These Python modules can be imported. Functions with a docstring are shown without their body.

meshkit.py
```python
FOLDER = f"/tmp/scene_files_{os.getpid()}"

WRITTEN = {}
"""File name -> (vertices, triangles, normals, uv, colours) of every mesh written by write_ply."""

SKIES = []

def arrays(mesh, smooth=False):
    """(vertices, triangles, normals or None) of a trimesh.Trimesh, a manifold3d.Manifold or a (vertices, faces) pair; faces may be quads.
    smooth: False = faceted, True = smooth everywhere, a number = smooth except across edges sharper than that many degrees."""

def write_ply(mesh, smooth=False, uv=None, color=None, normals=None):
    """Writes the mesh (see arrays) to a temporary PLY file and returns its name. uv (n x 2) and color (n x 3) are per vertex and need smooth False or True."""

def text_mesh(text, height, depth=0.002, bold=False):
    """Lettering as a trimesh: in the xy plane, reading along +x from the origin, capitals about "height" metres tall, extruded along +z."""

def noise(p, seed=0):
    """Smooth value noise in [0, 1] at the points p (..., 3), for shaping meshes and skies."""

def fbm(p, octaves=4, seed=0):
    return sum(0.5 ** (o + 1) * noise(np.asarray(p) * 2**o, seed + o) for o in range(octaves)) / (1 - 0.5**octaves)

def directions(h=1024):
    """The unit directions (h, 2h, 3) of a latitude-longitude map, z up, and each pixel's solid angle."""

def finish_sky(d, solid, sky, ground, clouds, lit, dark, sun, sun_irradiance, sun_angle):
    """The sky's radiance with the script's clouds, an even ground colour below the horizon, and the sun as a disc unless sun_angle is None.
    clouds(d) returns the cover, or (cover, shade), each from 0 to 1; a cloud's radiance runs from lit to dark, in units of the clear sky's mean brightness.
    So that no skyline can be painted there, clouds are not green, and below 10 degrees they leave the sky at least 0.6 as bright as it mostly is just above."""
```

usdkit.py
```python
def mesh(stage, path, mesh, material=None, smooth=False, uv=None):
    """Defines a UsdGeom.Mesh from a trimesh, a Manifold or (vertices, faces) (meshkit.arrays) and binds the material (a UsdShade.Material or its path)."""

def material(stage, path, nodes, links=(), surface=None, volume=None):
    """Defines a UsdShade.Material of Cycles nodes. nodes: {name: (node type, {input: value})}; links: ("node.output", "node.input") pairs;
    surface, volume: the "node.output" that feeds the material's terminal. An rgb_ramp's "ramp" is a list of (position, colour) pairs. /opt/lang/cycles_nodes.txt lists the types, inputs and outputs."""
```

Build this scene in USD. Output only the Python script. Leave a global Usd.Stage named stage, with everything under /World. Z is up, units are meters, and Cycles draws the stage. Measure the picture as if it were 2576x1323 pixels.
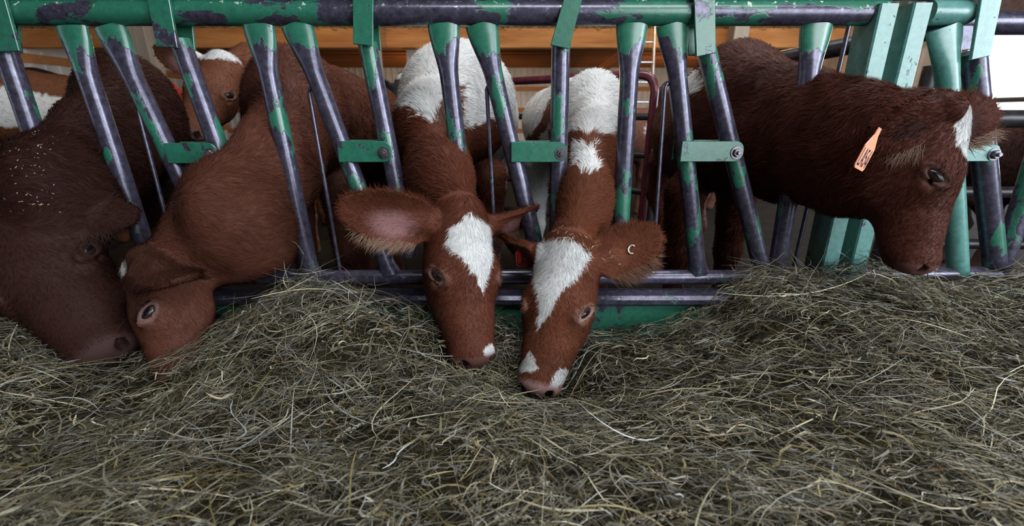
import math, random
import numpy as np, trimesh, manifold3d, usdkit, meshkit
from scipy.interpolate import RBFInterpolator
from scipy.spatial import cKDTree
from pxr import Usd, UsdGeom, UsdLux, UsdShade, Gf, Sdf, Vt

stage = Usd.Stage.CreateInMemory()
UsdGeom.SetStageUpAxis(stage, 'Z'); UsdGeom.SetStageMetersPerUnit(stage, 1.0)
UsdGeom.Xform.Define(stage, '/World'); UsdGeom.Scope.Define(stage, '/World/Looks')
rng = np.random.default_rng(7)

# ------------------------------------------------------------------ camera, light, exposure
W, H, FPX, PITCH, CZ = 2576, 1323, 1100.0, math.radians(18.7), 0.95
cam = UsdGeom.Camera.Define(stage, '/World/camera')
cam.CreateHorizontalApertureAttr(36.0); cam.CreateVerticalApertureAttr(36.0 * H / W)
cam.CreateFocalLengthAttr(36.0 * FPX / W)
cam.CreateClippingRangeAttr(Gf.Vec2f(0.05, 200))
cam.CreateFStopAttr(3.2); cam.CreateFocusDistanceAttr(1.08)
cam.CreateExposureAttr(-0.5)
cx = UsdGeom.Xformable(cam); cx.AddTranslateOp().Set(Gf.Vec3d(0, 0, CZ)); cx.AddRotateXOp().Set(90 - math.degrees(PITCH))

sky = UsdLux.DomeLight.Define(stage, '/World/sky')
sky.CreateIntensityAttr(1.7); sky.CreateColorAttr(Gf.Vec3f(0.86, 0.93, 1.0))

def rect_light(name, pos, rot, w, h, inten, col):
    l = UsdLux.RectLight.Define(stage, '/World/' + name)
    l.CreateWidthAttr(w); l.CreateHeightAttr(h); l.CreateIntensityAttr(inten); l.CreateColorAttr(Gf.Vec3f(*col))
    x = UsdGeom.Xformable(l); x.AddTranslateOp().Set(Gf.Vec3d(*pos)); x.AddRotateXYZOp().Set(Gf.Vec3f(*rot))
    return l
# daylight standing in the wide feed-alley door (behind the photographer, to the right) and in the side door
rect_light('alley_door_daylight', (3.5, -3.3, 2.2), (90, 0, 0), 3.8, 2.7, 6.0, (0.92, 0.97, 1.0))
rect_light('side_door_daylight', (6.2, -2.5, 2.1), (90, 0, 90), 1.7, 2.6, 30.0, (0.78, 0.90, 1.0))
rect_light('far_alley_daylight', (-7.9, -0.6, 2.0), (90, 0, -90), 1.6, 2.2, 4.0, (0.62, 0.78, 1.0))
rect_light('stock_door_daylight', (6.9, 4.8, 1.35), (90, 0, 90), 3.6, 1.4, 18.0, (0.90, 0.96, 1.0))
rect_light('alley_skylight', (0.9, -0.9, 3.95), (0, 0, 0), 3.2, 0.9, 22.0, (0.92, 0.97, 1.0))
rect_light('pen_skylight', (1.2, 2.5, 3.95), (0, 0, 0), 3.4, 0.8, 23.0, (0.95, 0.98, 1.0))

FWD = np.array([0, math.cos(PITCH), -math.sin(PITCH)]); UPV = np.array([0, math.sin(PITCH), math.cos(PITCH)])
EYE = np.array([0, 0, CZ])
def at(px, py, Y):
    """the point on the upright plane y = Y that a measured photo pixel shows"""
    d = FWD + np.array([(px - W / 2) / FPX, 0, 0]) + UPV * ((H / 2 - py) / FPX)
    return EYE + d * (Y / d[1])
def nrm(v):
    v = np.asarray(v, float); return v / max(np.linalg.norm(v), 1e-12)

# ------------------------------------------------------------------ scene helpers
used = {}
def numbered(path):
    n = used.get(path, 0); used[path] = n + 1
    return path if n == 0 else f'{path}_{n:03d}'
def tag(p, label=None, category=None, group=None, kind=None):
    p = p.GetPrim() if hasattr(p, 'GetPrim') else p
    for k, v in (('label', label), ('category', category), ('group', group), ('kind', kind)):
        if v: p.SetCustomDataByKey(k, v)
    return p
class Node:
    def __init__(self, prim, origin): self.prim, self.path, self.origin = prim, str(prim.GetPath()), np.asarray(origin, float)
def thing(name, label=None, category=None, loc=(0, 0, 0), group=None, kind=None):
    x = UsdGeom.Xform.Define(stage, numbered('/World/' + name)); x.AddTranslateOp().Set(Gf.Vec3d(*map(float, loc)))
    tag(x, label, category, group, kind)
    return Node(x.GetPrim(), loc)
def obj(name, mesh, mat, parent=None, smooth=35, label=None, category=None, group=None, kind=None, color=None, normals=None):
    """ONE Mesh prim; vertices are given in world coordinates. With color (n x 3) the mesh carries the primvar 'coat'."""
    path = numbered((parent.path if parent else '/World') + '/' + name)
    off = parent.origin if parent else np.zeros(3)
    if color is None and normals is None:
        v, f, n = meshkit.arrays(mesh, smooth)
    else:
        v, f = np.asarray(mesh[0]), np.asarray(mesh[1]); n = normals
        if n is None: n = meshkit.arrays((v, f), True)[2] if smooth else None
    m = UsdGeom.Mesh.Define(stage, path)
    m.CreatePointsAttr(Vt.Vec3fArray.FromNumpy((v - off).astype(np.float32)))
    m.CreateFaceVertexCountsAttr(Vt.IntArray.FromNumpy(np.full(len(f), 3, np.int32)))
    m.CreateFaceVertexIndicesAttr(Vt.IntArray.FromNumpy(np.asarray(f).astype(np.int32).ravel()))
    m.CreateSubdivisionSchemeAttr('none')
    if n is not None:
        m.CreateNormalsAttr(Vt.Vec3fArray.FromNumpy(np.asarray(n).astype(np.float32))); m.SetNormalsInterpolation('vertex')
    if color is not None:
        UsdGeom.PrimvarsAPI(m).CreatePrimvar('coat', Sdf.ValueTypeNames.Color3fArray, 'vertex').Set(Vt.Vec3fArray.FromNumpy(np.asarray(color, np.float32)))
    UsdShade.MaterialBindingAPI.Apply(m.GetPrim()).Bind(mat)
    tag(m, label, category, group, kind)
    return Node(m.GetPrim(), np.zeros(3)) if parent is None else Node(m.GetPrim(), off)
def cat(*ms):
    V, F, n = [], [], 0
    for m in ms:
        v, f, _ = meshkit.arrays(m); V.append(v); F.append(f + n); n += len(v)
    return np.vstack(V), np.vstack(F)

# ------------------------------------------------------------------ shapes
def hullpts(P):
    return manifold3d.Manifold.hull_points(np.asarray(P, float))
def prism(poly, y0, y1, c=0.0015):
    """convex outline (x, z) standing between y0 and y1, with chamfered edges"""
    from shapely import Polygon
    p = Polygon(poly); q = p.buffer(-c, join_style=2)
    P = []
    for ring, ys in ((p, (y0 + c, y1 - c)), (q, (y0, y1))):
        xz = np.array(ring.exterior.coords)
        for y in ys: P.append(np.c_[xz[:, 0], np.full(len(xz), y), xz[:, 1]])
    return hullpts(np.vstack(P))
def box(lo, hi, c=0.004):
    lo, hi = np.asarray(lo, float), np.asarray(hi, float)
    c = min(c, 0.45 * (hi - lo).min()); P = []
    for k in range(3):
        a, b = lo + c, hi - c; a[k], b[k] = lo[k], hi[k]
        P += [[(a, b)[i][0], (a, b)[j][1], (a, b)[l][2]] for i in (0, 1) for j in (0, 1) for l in (0, 1)]
    return hullpts(P)
def beam(a, b, w, h, up=(0, 0, 1), c=0.004):
    a, b = np.asarray(a, float), np.asarray(b, float); d = nrm(b - a); s = nrm(np.cross(d, up)); u = np.cross(s, d)
    m = box((0, -w / 2, -h / 2), (np.linalg.norm(b - a), w / 2, h / 2), c).to_mesh()
    v = m.vert_properties[:, :3]
    return a + v[:, :1] * d + v[:, 1:2] * s + v[:, 2:3] * u, m.tri_verts
def sweep(path, rad, n=18, caps=True, flat=None):
    """a tube along path; rad: one radius or one per point; flat: (side scale, depth scale) per point, sideways = world x"""
    P = np.asarray(path, float); k = len(P); rad = np.broadcast_to(np.asarray(rad, float), (k,))
    T = np.gradient(P, axis=0); T /= np.linalg.norm(T, axis=1, keepdims=True)
    ref = np.array([0, 1.0, 0]) if abs(T[0][1]) < 0.8 else np.array([0, 0, 1.0])
    s = nrm(np.cross(ref, T[0])); V = []
    a = np.linspace(0, 2 * np.pi, n, endpoint=False)
    for i in range(k):
        s = nrm(s - T[i] * (s @ T[i])); u = np.cross(T[i], s)
        fs = (1, 1) if flat is None else flat[i]
        V.append(P[i] + rad[i] * (np.cos(a)[:, None] * s * fs[0] + np.sin(a)[:, None] * u * fs[1]))
    V = np.vstack(V); F = []
    j = np.arange(n); jn = (j + 1) % n
    for i in range(k - 1):
        A, B = i * n, (i + 1) * n
        F += [np.c_[A + j, A + jn, B + jn], np.c_[A + j, B + jn, B + j]]
    if caps:
        V = np.vstack([V, P[0], P[-1]]); c0, c1 = len(V) - 2, len(V) - 1
        F += [np.c_[np.full(n, c0), jn, j], np.c_[np.full(n, c1), (k - 1) * n + j, (k - 1) * n + jn]]
    return V, np.vstack(F)
def arcpath(pts, r, seg=7):
    """a polyline with rounded corners of radius r"""
    P = [np.asarray(p, float) for p in pts]; out = [P[0]]
    for a, b, c in zip(P, P[1:], P[2:]):
        d1, d2 = nrm(a - b), nrm(c - b)
        p, q = b + d1 * r, b + d2 * r
        for t in np.linspace(0, 1, seg): out.append((1 - t) ** 2 * p + 2 * t * (1 - t) * b + t * t * q)
    return np.array(out + [P[-1]])
def refine(a, b, n): return np.linspace(np.asarray(a, float), np.asarray(b, float), n)

# ------------------------------------------------------------------ materials
def mat(name, nodes, links, surface='p.BSDF'): return usdkit.material(stage, '/World/Looks/' + name, nodes, links, surface=surface)
def painted_steel(name, lo, hi, scale, seed, topbias=0.0, splash=0.0, green=(0.019, 0.122, 0.076), bare=(0.075, 0.068, 0.105), stretch=(1, 1, 1)):
    """green enamel worn through to dark steel in ragged patches"""
    nodes = {
        'g': ('geometry', {}), 'mp': ('mapping', {'location': (seed, seed * 0.7, 0), 'scale': stretch}),
        'n': ('noise_texture', {'scale': scale, 'detail': 9.0, 'roughness': 0.62}),
        'sx': ('separate_xyz', {}), 'zr': ('map_range', {'from_min': 1.09, 'from_max': 1.17, 'to_min': 0.0, 'to_max': topbias, 'clamp': True}),
        'add': ('math', {'math_type': 'add'}),
        'mask': ('rgb_ramp', {'ramp': [(lo, (0, 0, 0)), (hi, (1, 1, 1))]}),
        'n2': ('noise_texture', {'scale': 60.0, 'detail': 6.0, 'roughness': 0.7}),
        'gv': ('rgb_ramp', {'ramp': [(0.3, tuple(0.72 * c for c in green)), (0.7, tuple(1.2 * c for c in green))]}),
        'bv': ('rgb_ramp', {'ramp': [(0.32, tuple(0.4 * c for c in bare)), (0.55, bare), (0.75, tuple(1.7 * c for c in bare))]}),
        'mx': ('mix_color', {}), 'rg': ('rgb_ramp', {'ramp': [(0, (0.27,) * 3), (1, (0.30,) * 3)]}),
        'mt': ('rgb_ramp', {'ramp': [(0, (0.5,) * 3), (1, (0.0,) * 3)]}),
        'dv': ('noise_texture', {'scale': 58.0, 'detail': 4.0, 'roughness': 0.62}),
        'dr': ('rgb_ramp', {'ramp': [(0.625, (0, 0, 0)), (0.655, (1, 1, 1))]}),
        'nz': ('separate_xyz', {}), 'up': ('map_range', {'from_min': -0.1, 'from_max': 0.75, 'to_min': 0.0, 'to_max': splash, 'clamp': True}),
        'dm': ('math', {'math_type': 'multiply'}), 'mx2': ('mix_color', {'b': (0.62, 0.62, 0.56)}),
        'hb': ('math', {'math_type': 'multiply_add', 'value2': 0.6}),
        'bp': ('bump', {'strength': 0.35, 'distance': 0.0012}),
        'p': ('principled_bsdf', {'specular_ior_level': 0.75})}
    links = [('g.position', 'mp.vector'), ('mp.vector', 'n.vector'), ('g.position', 'sx.vector'), ('sx.z', 'zr.value'), ('n.fac', 'add.value1'), ('zr.result', 'add.value2'),
             ('add.value', 'mask.fac'), ('g.position', 'n2.vector'), ('n2.fac', 'gv.fac'), ('n2.fac', 'bv.fac'), ('mask.color', 'mx.fac'), ('bv.color', 'mx.a'), ('gv.color', 'mx.b'),
             ('mask.color', 'rg.fac'), ('mask.color', 'mt.fac'), ('g.position', 'dv.vector'), ('dv.fac', 'dr.fac'), ('g.normal', 'nz.vector'), ('nz.z', 'up.value'), ('dr.color', 'dm.value1'), ('up.result', 'dm.value2'),
             ('dm.value', 'mx2.fac'), ('mx.result', 'mx2.a'), ('mx2.result', 'p.base_color'), ('rg.color', 'p.roughness'), ('mt.color', 'p.metallic'),
             ('mask.color', 'hb.value3'), ('n2.fac', 'hb.value1'), ('hb.value', 'bp.height'), ('bp.normal', 'p.normal')]
    return mat(name, nodes, links)
def wood(name, c1, c2, scale=6.0, axis=(0.12, 1, 1), rough=0.75):
    return mat(name, {'g': ('geometry', {}), 'mp': ('mapping', {'scale': axis}), 'n': ('noise_texture', {'scale': scale, 'detail': 8.0, 'roughness': 0.65}),
                      'r': ('rgb_ramp', {'ramp': [(0.3, c1), (0.7, c2)]}), 'bp': ('bump', {'strength': 0.3, 'distance': 0.004}), 'p': ('principled_bsdf', {'roughness': rough, 'specular_ior_level': 0.25})},
               [('g.position', 'mp.vector'), ('mp.vector', 'n.vector'), ('n.fac', 'r.fac'), ('r.color', 'p.base_color'), ('n.fac', 'bp.height'), ('bp.normal', 'p.normal')])
def plain(name, col, rough=0.6, metal=0.0, scale=25.0, var=0.25, spec=0.4, bump=0.2):
    return mat(name, {'g': ('geometry', {}), 'n': ('noise_texture', {'scale': scale, 'detail': 6.0}),
                      'r': ('rgb_ramp', {'ramp': [(0.3, tuple(c * (1 - var) for c in col)), (0.7, tuple(min(1, c * (1 + var)) for c in col))]}),
                      'bp': ('bump', {'strength': bump, 'distance': 0.002}),
                      'p': ('principled_bsdf', {'roughness': rough, 'metallic': metal, 'specular_ior_level': spec})},
               [('g.position', 'n.vector'), ('n.fac', 'r.fac'), ('r.color', 'p.base_color'), ('n.fac', 'bp.height'), ('bp.normal', 'p.normal')])
def coat_material(name, rough, spec, sheen=0.0, translucent=0.0, island=0.0):
    nodes = {'a': ('attribute', {'attribute': 'coat'}), 'p': ('principled_bsdf', {'roughness': rough, 'specular_ior_level': spec, 'sheen_weight': sheen, 'sheen_roughness': 0.4})}
    links, src = [], 'a.color'
    if island:
        nodes |= {'g': ('geometry', {}), 'mr': ('map_range', {'to_min': 1 - island, 'to_max': 1 + island}), 'hs': ('hsv', {})}
        links += [('g.random_per_island', 'mr.value'), ('mr.result', 'hs.value'), ('a.color', 'hs.color')]; src = 'hs.color'
    links += [(src, 'p.base_color')]
    if not translucent: return mat(name, nodes, links)
    nodes |= {'t': ('translucent_bsdf', {}), 'm': ('mix_closure', {'fac': translucent})}
    links += [(src, 't.color'), ('p.BSDF', 'm.closure1'), ('t.BSDF', 'm.closure2')]
    return mat(name, nodes, links, 'm.closure')
# ================================================================== THE BARN
ST = 'structure'
M_dirt = plain('packed_dirt', (0.011, 0.0085, 0.006), 0.95, scale=9, var=0.5, spec=0.1, bump=0.6)
M_tin = plain('white_sheet_metal', (0.62, 0.60, 0.57), 0.5, scale=3.0, var=0.15, bump=0.05)
M_girt = wood('girt_wood', (0.36, 0.15, 0.05), (0.55, 0.26, 0.10))
M_beam = wood('beam_wood', (0.36, 0.13, 0.035), (0.60, 0.27, 0.09), scale=9)
M_joist = wood('joist_wood', (0.16, 0.06, 0.018), (0.26, 0.10, 0.03))
M_deck = wood('deck_wood', (0.36, 0.14, 0.035), (0.56, 0.24, 0.07))
M_grey = wood('grey_post_wood', (0.26, 0.22, 0.18), (0.42, 0.37, 0.31), axis=(1, 1, 0.12))
M_pale = wood('pale_post_wood', (0.62, 0.40, 0.20), (0.80, 0.56, 0.32), axis=(1, 1, 0.12))
M_roof = wood('roof_boards', (0.06, 0.045, 0.035), (0.11, 0.08, 0.06))
M_conc = plain('alley_concrete', (0.13, 0.12, 0.11), 0.85, scale=5, var=0.3, spec=0.2)

WX0, WX1, WY0, WY1, WZ = -8.2, 6.5, -3.5, 13.2, 4.0
fl = obj('floor', box((WX0, WY0, -0.1), (WX1, WY1, 0)), M_dirt, kind=ST)
obj('ceiling', box((WX0, WY0, WZ), (WX1, WY1, WZ + 0.1)), M_roof, kind=ST)
def corrugated(p0, p1, z0, z1, pitch, depth, side):
    """sheet metal with real trapezoid ribs, standing on the line p0-p1; side points into the room"""
    p0, p1 = np.array([*p0, 0.0]), np.array([*p1, 0.0]); L = np.linalg.norm(p1 - p0); d = (p1 - p0) / L; s = np.array([*side, 0.0])
    u = []
    for k in range(int(L / pitch)):
        b = k * pitch
        u += [(b, 0), (b + pitch * 0.60, 0), (b + pitch * 0.70, depth), (b + pitch * 0.90, depth)]
    u.append((L, 0)); u = np.array(u)
    B = p0 + u[:, :1] * d + u[:, 1:] * s
    V = np.vstack([B + [0, 0, z0], B + [0, 0, z1], B - s * 0.05 + [0, 0, z0], B - s * 0.05 + [0, 0, z1]]); n = len(B); j = np.arange(n - 1)
    q = lambda a, b: np.vstack([np.c_[a + j, a + j + 1, b + j + 1], np.c_[a + j, b + j + 1, b + j]])
    return V, np.vstack([q(0, n), q(2 * n, 3 * n), q(n, 3 * n), q(0, 2 * n)])
wl = thing('wall_left', kind=ST)
obj('sheet_metal', corrugated((WX0, WY0), (WX0, WY1), 0, WZ, 0.26, 0.022, (1, 0)), M_tin, wl, smooth=False)
for z in (0.62, 1.26, 1.86, 2.55, 3.2): obj('girt', box((WX0 + 0.022, WY0, z - 0.07), (WX0 + 0.066, WY1, z + 0.07)), M_girt, wl)
wb = thing('wall_back', kind=ST)
obj('sheet_metal', corrugated((WX0, WY1), (WX1, WY1), 0, WZ, 0.17, 0.022, (0, -1)), M_tin, wb, smooth=False)
for z in (0.52, 1.08, 1.64): obj('girt', box((WX0, WY1 - 0.066, z - 0.06), (WX1, WY1 - 0.022, z + 0.06)), M_girt, wb)
# right wall: solid to the rear of the stock door, low sill and eave along the open side
wr = thing('wall_right', kind=ST)
obj('sheet_metal', corrugated((WX1, 6.9), (WX1, WY1), 0, WZ, 0.26, 0.022, (-1, 0)), M_tin, wr, smooth=False)
obj('door_jamb', box((WX1 - 0.12, 6.75, 0), (WX1 + 0.02, 6.95, WZ)), M_grey, wr)
obj('wall_boards', box((WX1 - 0.05, -1.6, 0), (WX1, 3.0, WZ)), M_roof, wr)
obj('sill_board', box((WX1 - 0.04, 3.0, 0), (WX1, 6.9, 0.5)), M_grey, wr)
M_curtain = plain('rolled_tarp', (0.20, 0.15, 0.15), 0.6)
ev = [np.array([WX1 - 0.1, y, 1.98 + 0.05 * math.sin(y * 2.1) + 0.02 * (y - 3)]) for y in np.linspace(2.6, 7.4, 24)]
obj('eave_panel', box((WX1 - 0.04, 2.6, 2.05), (WX1, 7.4, WZ)), M_curtain, wr)
obj('rolled_curtain', sweep(ev, [0.10 + 0.02 * math.sin(i * 1.7) for i in range(24)], 14), M_curtain, wr)
wf = thing('wall_front', kind=ST)
obj('wall_boards', box((WX0, WY0 - 0.1, 0), (1.4, WY0, WZ)), M_roof, wf); obj('wall_boards', box((5.6, WY0 - 0.1, 0), (WX1, WY0, WZ)), M_roof, wf); obj('door_header', box((1.4, WY0 - 0.1, 3.7), (5.6, WY0, WZ)), M_roof, wf)
sg = thing('trim_1', kind=ST)      # pipe rails across the open stock door
M_pipe = plain('weathered_pipe', (0.10, 0.10, 0.11), 0.4, 0.5)
for z in (0.75, 1.13): obj('door_rail', sweep([(WX1 - 0.25, 2.8, z), (WX1 - 0.25, 6.8, z)], 0.035, 12), M_pipe, sg)

# hay loft at the back of the pen
lo = thing('hayloft', 'low timber hayloft with orange header beam and joists across the back of the barn', 'loft')
obj('header_beam', box((WX0 + 0.08, 7.95, 2.0), (WX1 - 0.14, 8.05, 2.29), 0.008), M_beam, lo)
obj('ledger_board', box((WX0 + 0.08, 8.05, 2.0), (WX1 - 0.14, 8.09, 2.06), 0.004), M_pale, lo)
for k in range(10):
    y = 8.4 + 0.48 * k
    obj('joist', box((WX0 + 0.08, y - 0.03, 2.148), (WX1 - 0.14, y + 0.03, 2.194)), M_joist, lo)
for k in range(10):
    y0 = 8.06 + 0.50 * k
    obj('deck_board', box((WX0 + 0.08, y0, 2.195), (WX1 - 0.14, y0 + 0.495, 2.23)), M_deck, lo)
a, b = at(1572, 122, 8.0), at(1486, 196, 12.8)
obj('stringer', beam((a[0], 8.1, 1.92), (b[0], 12.9, 1.92), 0.09, 0.16), M_beam, lo)
def post(px, w, y, z1, m, label):
    c = at(px, 160, y)
    obj('barn_post', box((c[0] - w / 2, y - w / 2, 0), (c[0] + w / 2, y + w / 2, z1), 0.006), m, smooth=False, label=label, category='post')
post(376, 0.27, 7.75, 2.3, M_grey, 'grey timber post under the loft beam, seen between the slanted bars at far left')
post(612, 0.20, 8.25, 1.995, M_grey, 'grey timber post under the loft joists, right of the calf looking over the others')
post(949, 0.14, 7.75, 3.99, M_grey, 'tall pale grey post in front of the loft beam, beside the second latch plate')
post(1040, 0.19, 8.25, 1.995, M_grey, 'short grey post under the loft, left of the white-shouldered calf')
post(1846, 0.23, 7.7, 3.99, M_grey, 'grey-white post rising in front of the loft beam above the right-hand calf')
post(2153, 0.24, 7.3, 3.99, M_pale, 'bright sunlit wooden post between the thin rod and the square steel post')
# loose hay on the loft edge
hy = np.linspace(WX0 + 0.1, WX1 - 0.2, 260); V, F = [], []
for r_ in range(9):
    y = 7.93 + r_ * 0.16
    h = 2.24 + (0.05 + 0.42 * math.sin(min(r_, 5) / 5 * 1.4)) * (0.4 + 1.1 * meshkit.fbm(np.c_[hy * 1.3, np.full(260, r_ * 0.6), np.zeros(260)], 4, 3)) + 0.06 * rng.random(260)
    if r_ == 0: h = np.full(260, 2.24) + 0.07 * rng.random(260)
    V.append(np.c_[hy, y + 0.03 * rng.random(260), h])
V = np.vstack(V)
for r_ in range(8):
    j = np.arange(259) + r_ * 260; F += [np.c_[j, j + 1, j + 261], np.c_[j, j + 261, j + 260]]
M_lofthay = plain('loft_hay_clump', (0.17, 0.12, 0.055), 0.95, scale=40, var=0.6, spec=0.1, bump=1.0)
obj('loft_hay', (V, np.vstack(F)), M_lofthay, smooth=False, label='loose brown hay heaped along the front edge of the loft', category='hay', kind='stuff')
# ladder leaning on the loft
M_alu = plain('ladder_aluminium', (0.55, 0.56, 0.58), 0.35, 0.8)
ld = thing('ladder', 'aluminium ladder leaning on the loft beam behind the maroon gate', 'ladder')
for px in (1588, 1637):
    b_ = at(px, 300, 7.5); obj('stile', beam((b_[0], 7.3, 0.0), (b_[0], 7.9, 2.9), 0.03, 0.07), M_alu, ld)
xl, xr = at(1588, 300, 7.5)[0], at(1637, 300, 7.5)[0]
for k in range(9):
    z = 0.25 + 0.3 * k; y = 7.3 + 0.6 * z / 2.9
    obj('rung', sweep([(xl, y, z), (xr, y, z)], 0.017, 10), M_alu, ld)

# bulbs with their own warm light over the pen
M_bulb = usdkit.material(stage, '/World/Looks/bulb', {'e': ('emission', {'color': (1.0, 0.62, 0.28), 'strength': 30.0})}, [], surface='e.emission')
M_sock = plain('bulb_socket', (0.05, 0.05, 0.05), 0.5)
def bulb(pos, power, label, top=4.0):
    t = thing('light_bulb', label, 'lamp', pos)
    obj('globe', (trimesh.creation.icosphere(2, 0.045).vertices + pos, trimesh.creation.icosphere(2, 0.045).faces), M_bulb, t, smooth=True)
    obj('socket', sweep([np.add(pos, (0, 0, 0.035)), np.add(pos, (0, 0, 0.10))], 0.024, 12), M_sock, t)
    if top - pos[2] > 0.12: obj('cord', sweep([np.add(pos, (0, 0, 0.09)), (pos[0], pos[1], top)], 0.006, 8), M_sock, t)
    s = UsdLux.SphereLight.Define(stage, t.path + '/glow'); s.CreateRadiusAttr(0.052); s.CreateIntensityAttr(power); s.CreateColorAttr(Gf.Vec3f(1.0, 0.66, 0.36))
    UsdGeom.Xformable(s).AddTranslateOp().Set(Gf.Vec3d(0, 0, -0.005))
bulb((-2.6, 5.6, 3.5), 900.0, 'bare warm bulb hanging from the roof over the left of the pen')
bulb((2.6, 5.6, 3.5), 900.0, 'bare warm bulb hanging from the roof over the right of the pen')
bulb((-1.62, 10.32, 1.42), 1100.0, 'bare warm bulb under the loft joists behind the white-shouldered calf', 2.15)
bulb((3.6, 10.32, 1.42), 700.0, 'bare warm bulb under the loft joists behind the right-hand calf', 2.15)

# ================================================================== GATES IN THE PEN
M_maroon = plain('maroon_enamel', (0.075, 0.012, 0.02), 0.32, 0.1, var=0.3)
M_black = plain('black_gate_pipe', (0.022, 0.018, 0.02), 0.38, 0.3, var=0.4)
gt = thing('pipe_gate', 'maroon tube gate with rounded corner behind the white calf', 'gate')
gR, gL = np.array([at(1650, 190, 3.0)[0], 3.0, 0]), np.array([-0.45, 3.95, 0])
dg = nrm(gR - gL); zt = at(1600, 187, 3.03)[2]
obj('gate_frame', sweep(arcpath([gL + [0, 0, zt], gR + [0, 0, zt], gR + [0, 0, 0.2]], 0.11), 0.028, 14), M_maroon, gt)
for z in (at(1600, 294, 3.03)[2], at(1600, 390, 3.03)[2], at(1600, 481, 3.03)[2], 0.2): obj('gate_rail', sweep([gL + [0, 0, z], gR + [0, 0, z]], 0.022, 12), M_black, gt)
obj('gate_stile', sweep([gL + [0, 0, zt], gL + [0, 0, 0.2]], 0.024, 12), M_maroon, gt)
g2 = thing('pipe_gate', 'black tube gate hinged beside the maroon one, mostly behind the right-hand calf', 'gate')
a = at(1668, 200, 3.1); e = np.array([2.2, 4.1, 0]); a0 = np.array([a[0], 3.1, 0]); zt2 = a[2] - 0.02
obj('gate_frame', sweep(arcpath([a0 + [0, 0, 0.2], a0 + [0, 0, zt2], e + [0, 0, zt2], e + [0, 0, 0.2]], 0.11), 0.024, 14), M_black, g2)
for z in (0.9, 0.68, 0.46): obj('gate_rail', sweep([a0 + [0, 0, z], e + [0, 0, z]], 0.02, 12), M_black, g2)
# side rails of the next pen, right
sp = thing('pen_divider', 'dark heavy pipe rails dividing the pens behind the right-hand calf', 'fence')
p1, p2 = at(1955, 150, 2.7), at(2330, 78, 2.2)
d_ = (p2 - p1); obj('slant_pipe', sweep([p1 - d_ * 0.2, p2 + d_ * 0.25], 0.043, 14), M_black, sp)
for py, r, yy in ((299, 0.032, 1.75), (482, 0.026, 2.0), (612, 0.024, 2.0)):
    q = at(2490, py, yy); obj('divider_rail', sweep([(q[0] - 0.5, yy, q[2]), (q[0] + 1.3, yy - 0.05, q[2])], r, 14), M_black, sp)
q = at(2420, 482, 2.05); obj('divider_post', sweep([(q[0] - 0.3, 2.06, 0), (q[0] - 0.3, 2.06, 1.15)], 0.03, 14), M_black, sp)
q = at(2700, 482, 1.8); obj('divider_post', sweep([(q[0] + 0.45, 1.80, 0), (q[0] + 0.45, 1.80, 1.1)], 0.03, 14), M_black, sp)

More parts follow.
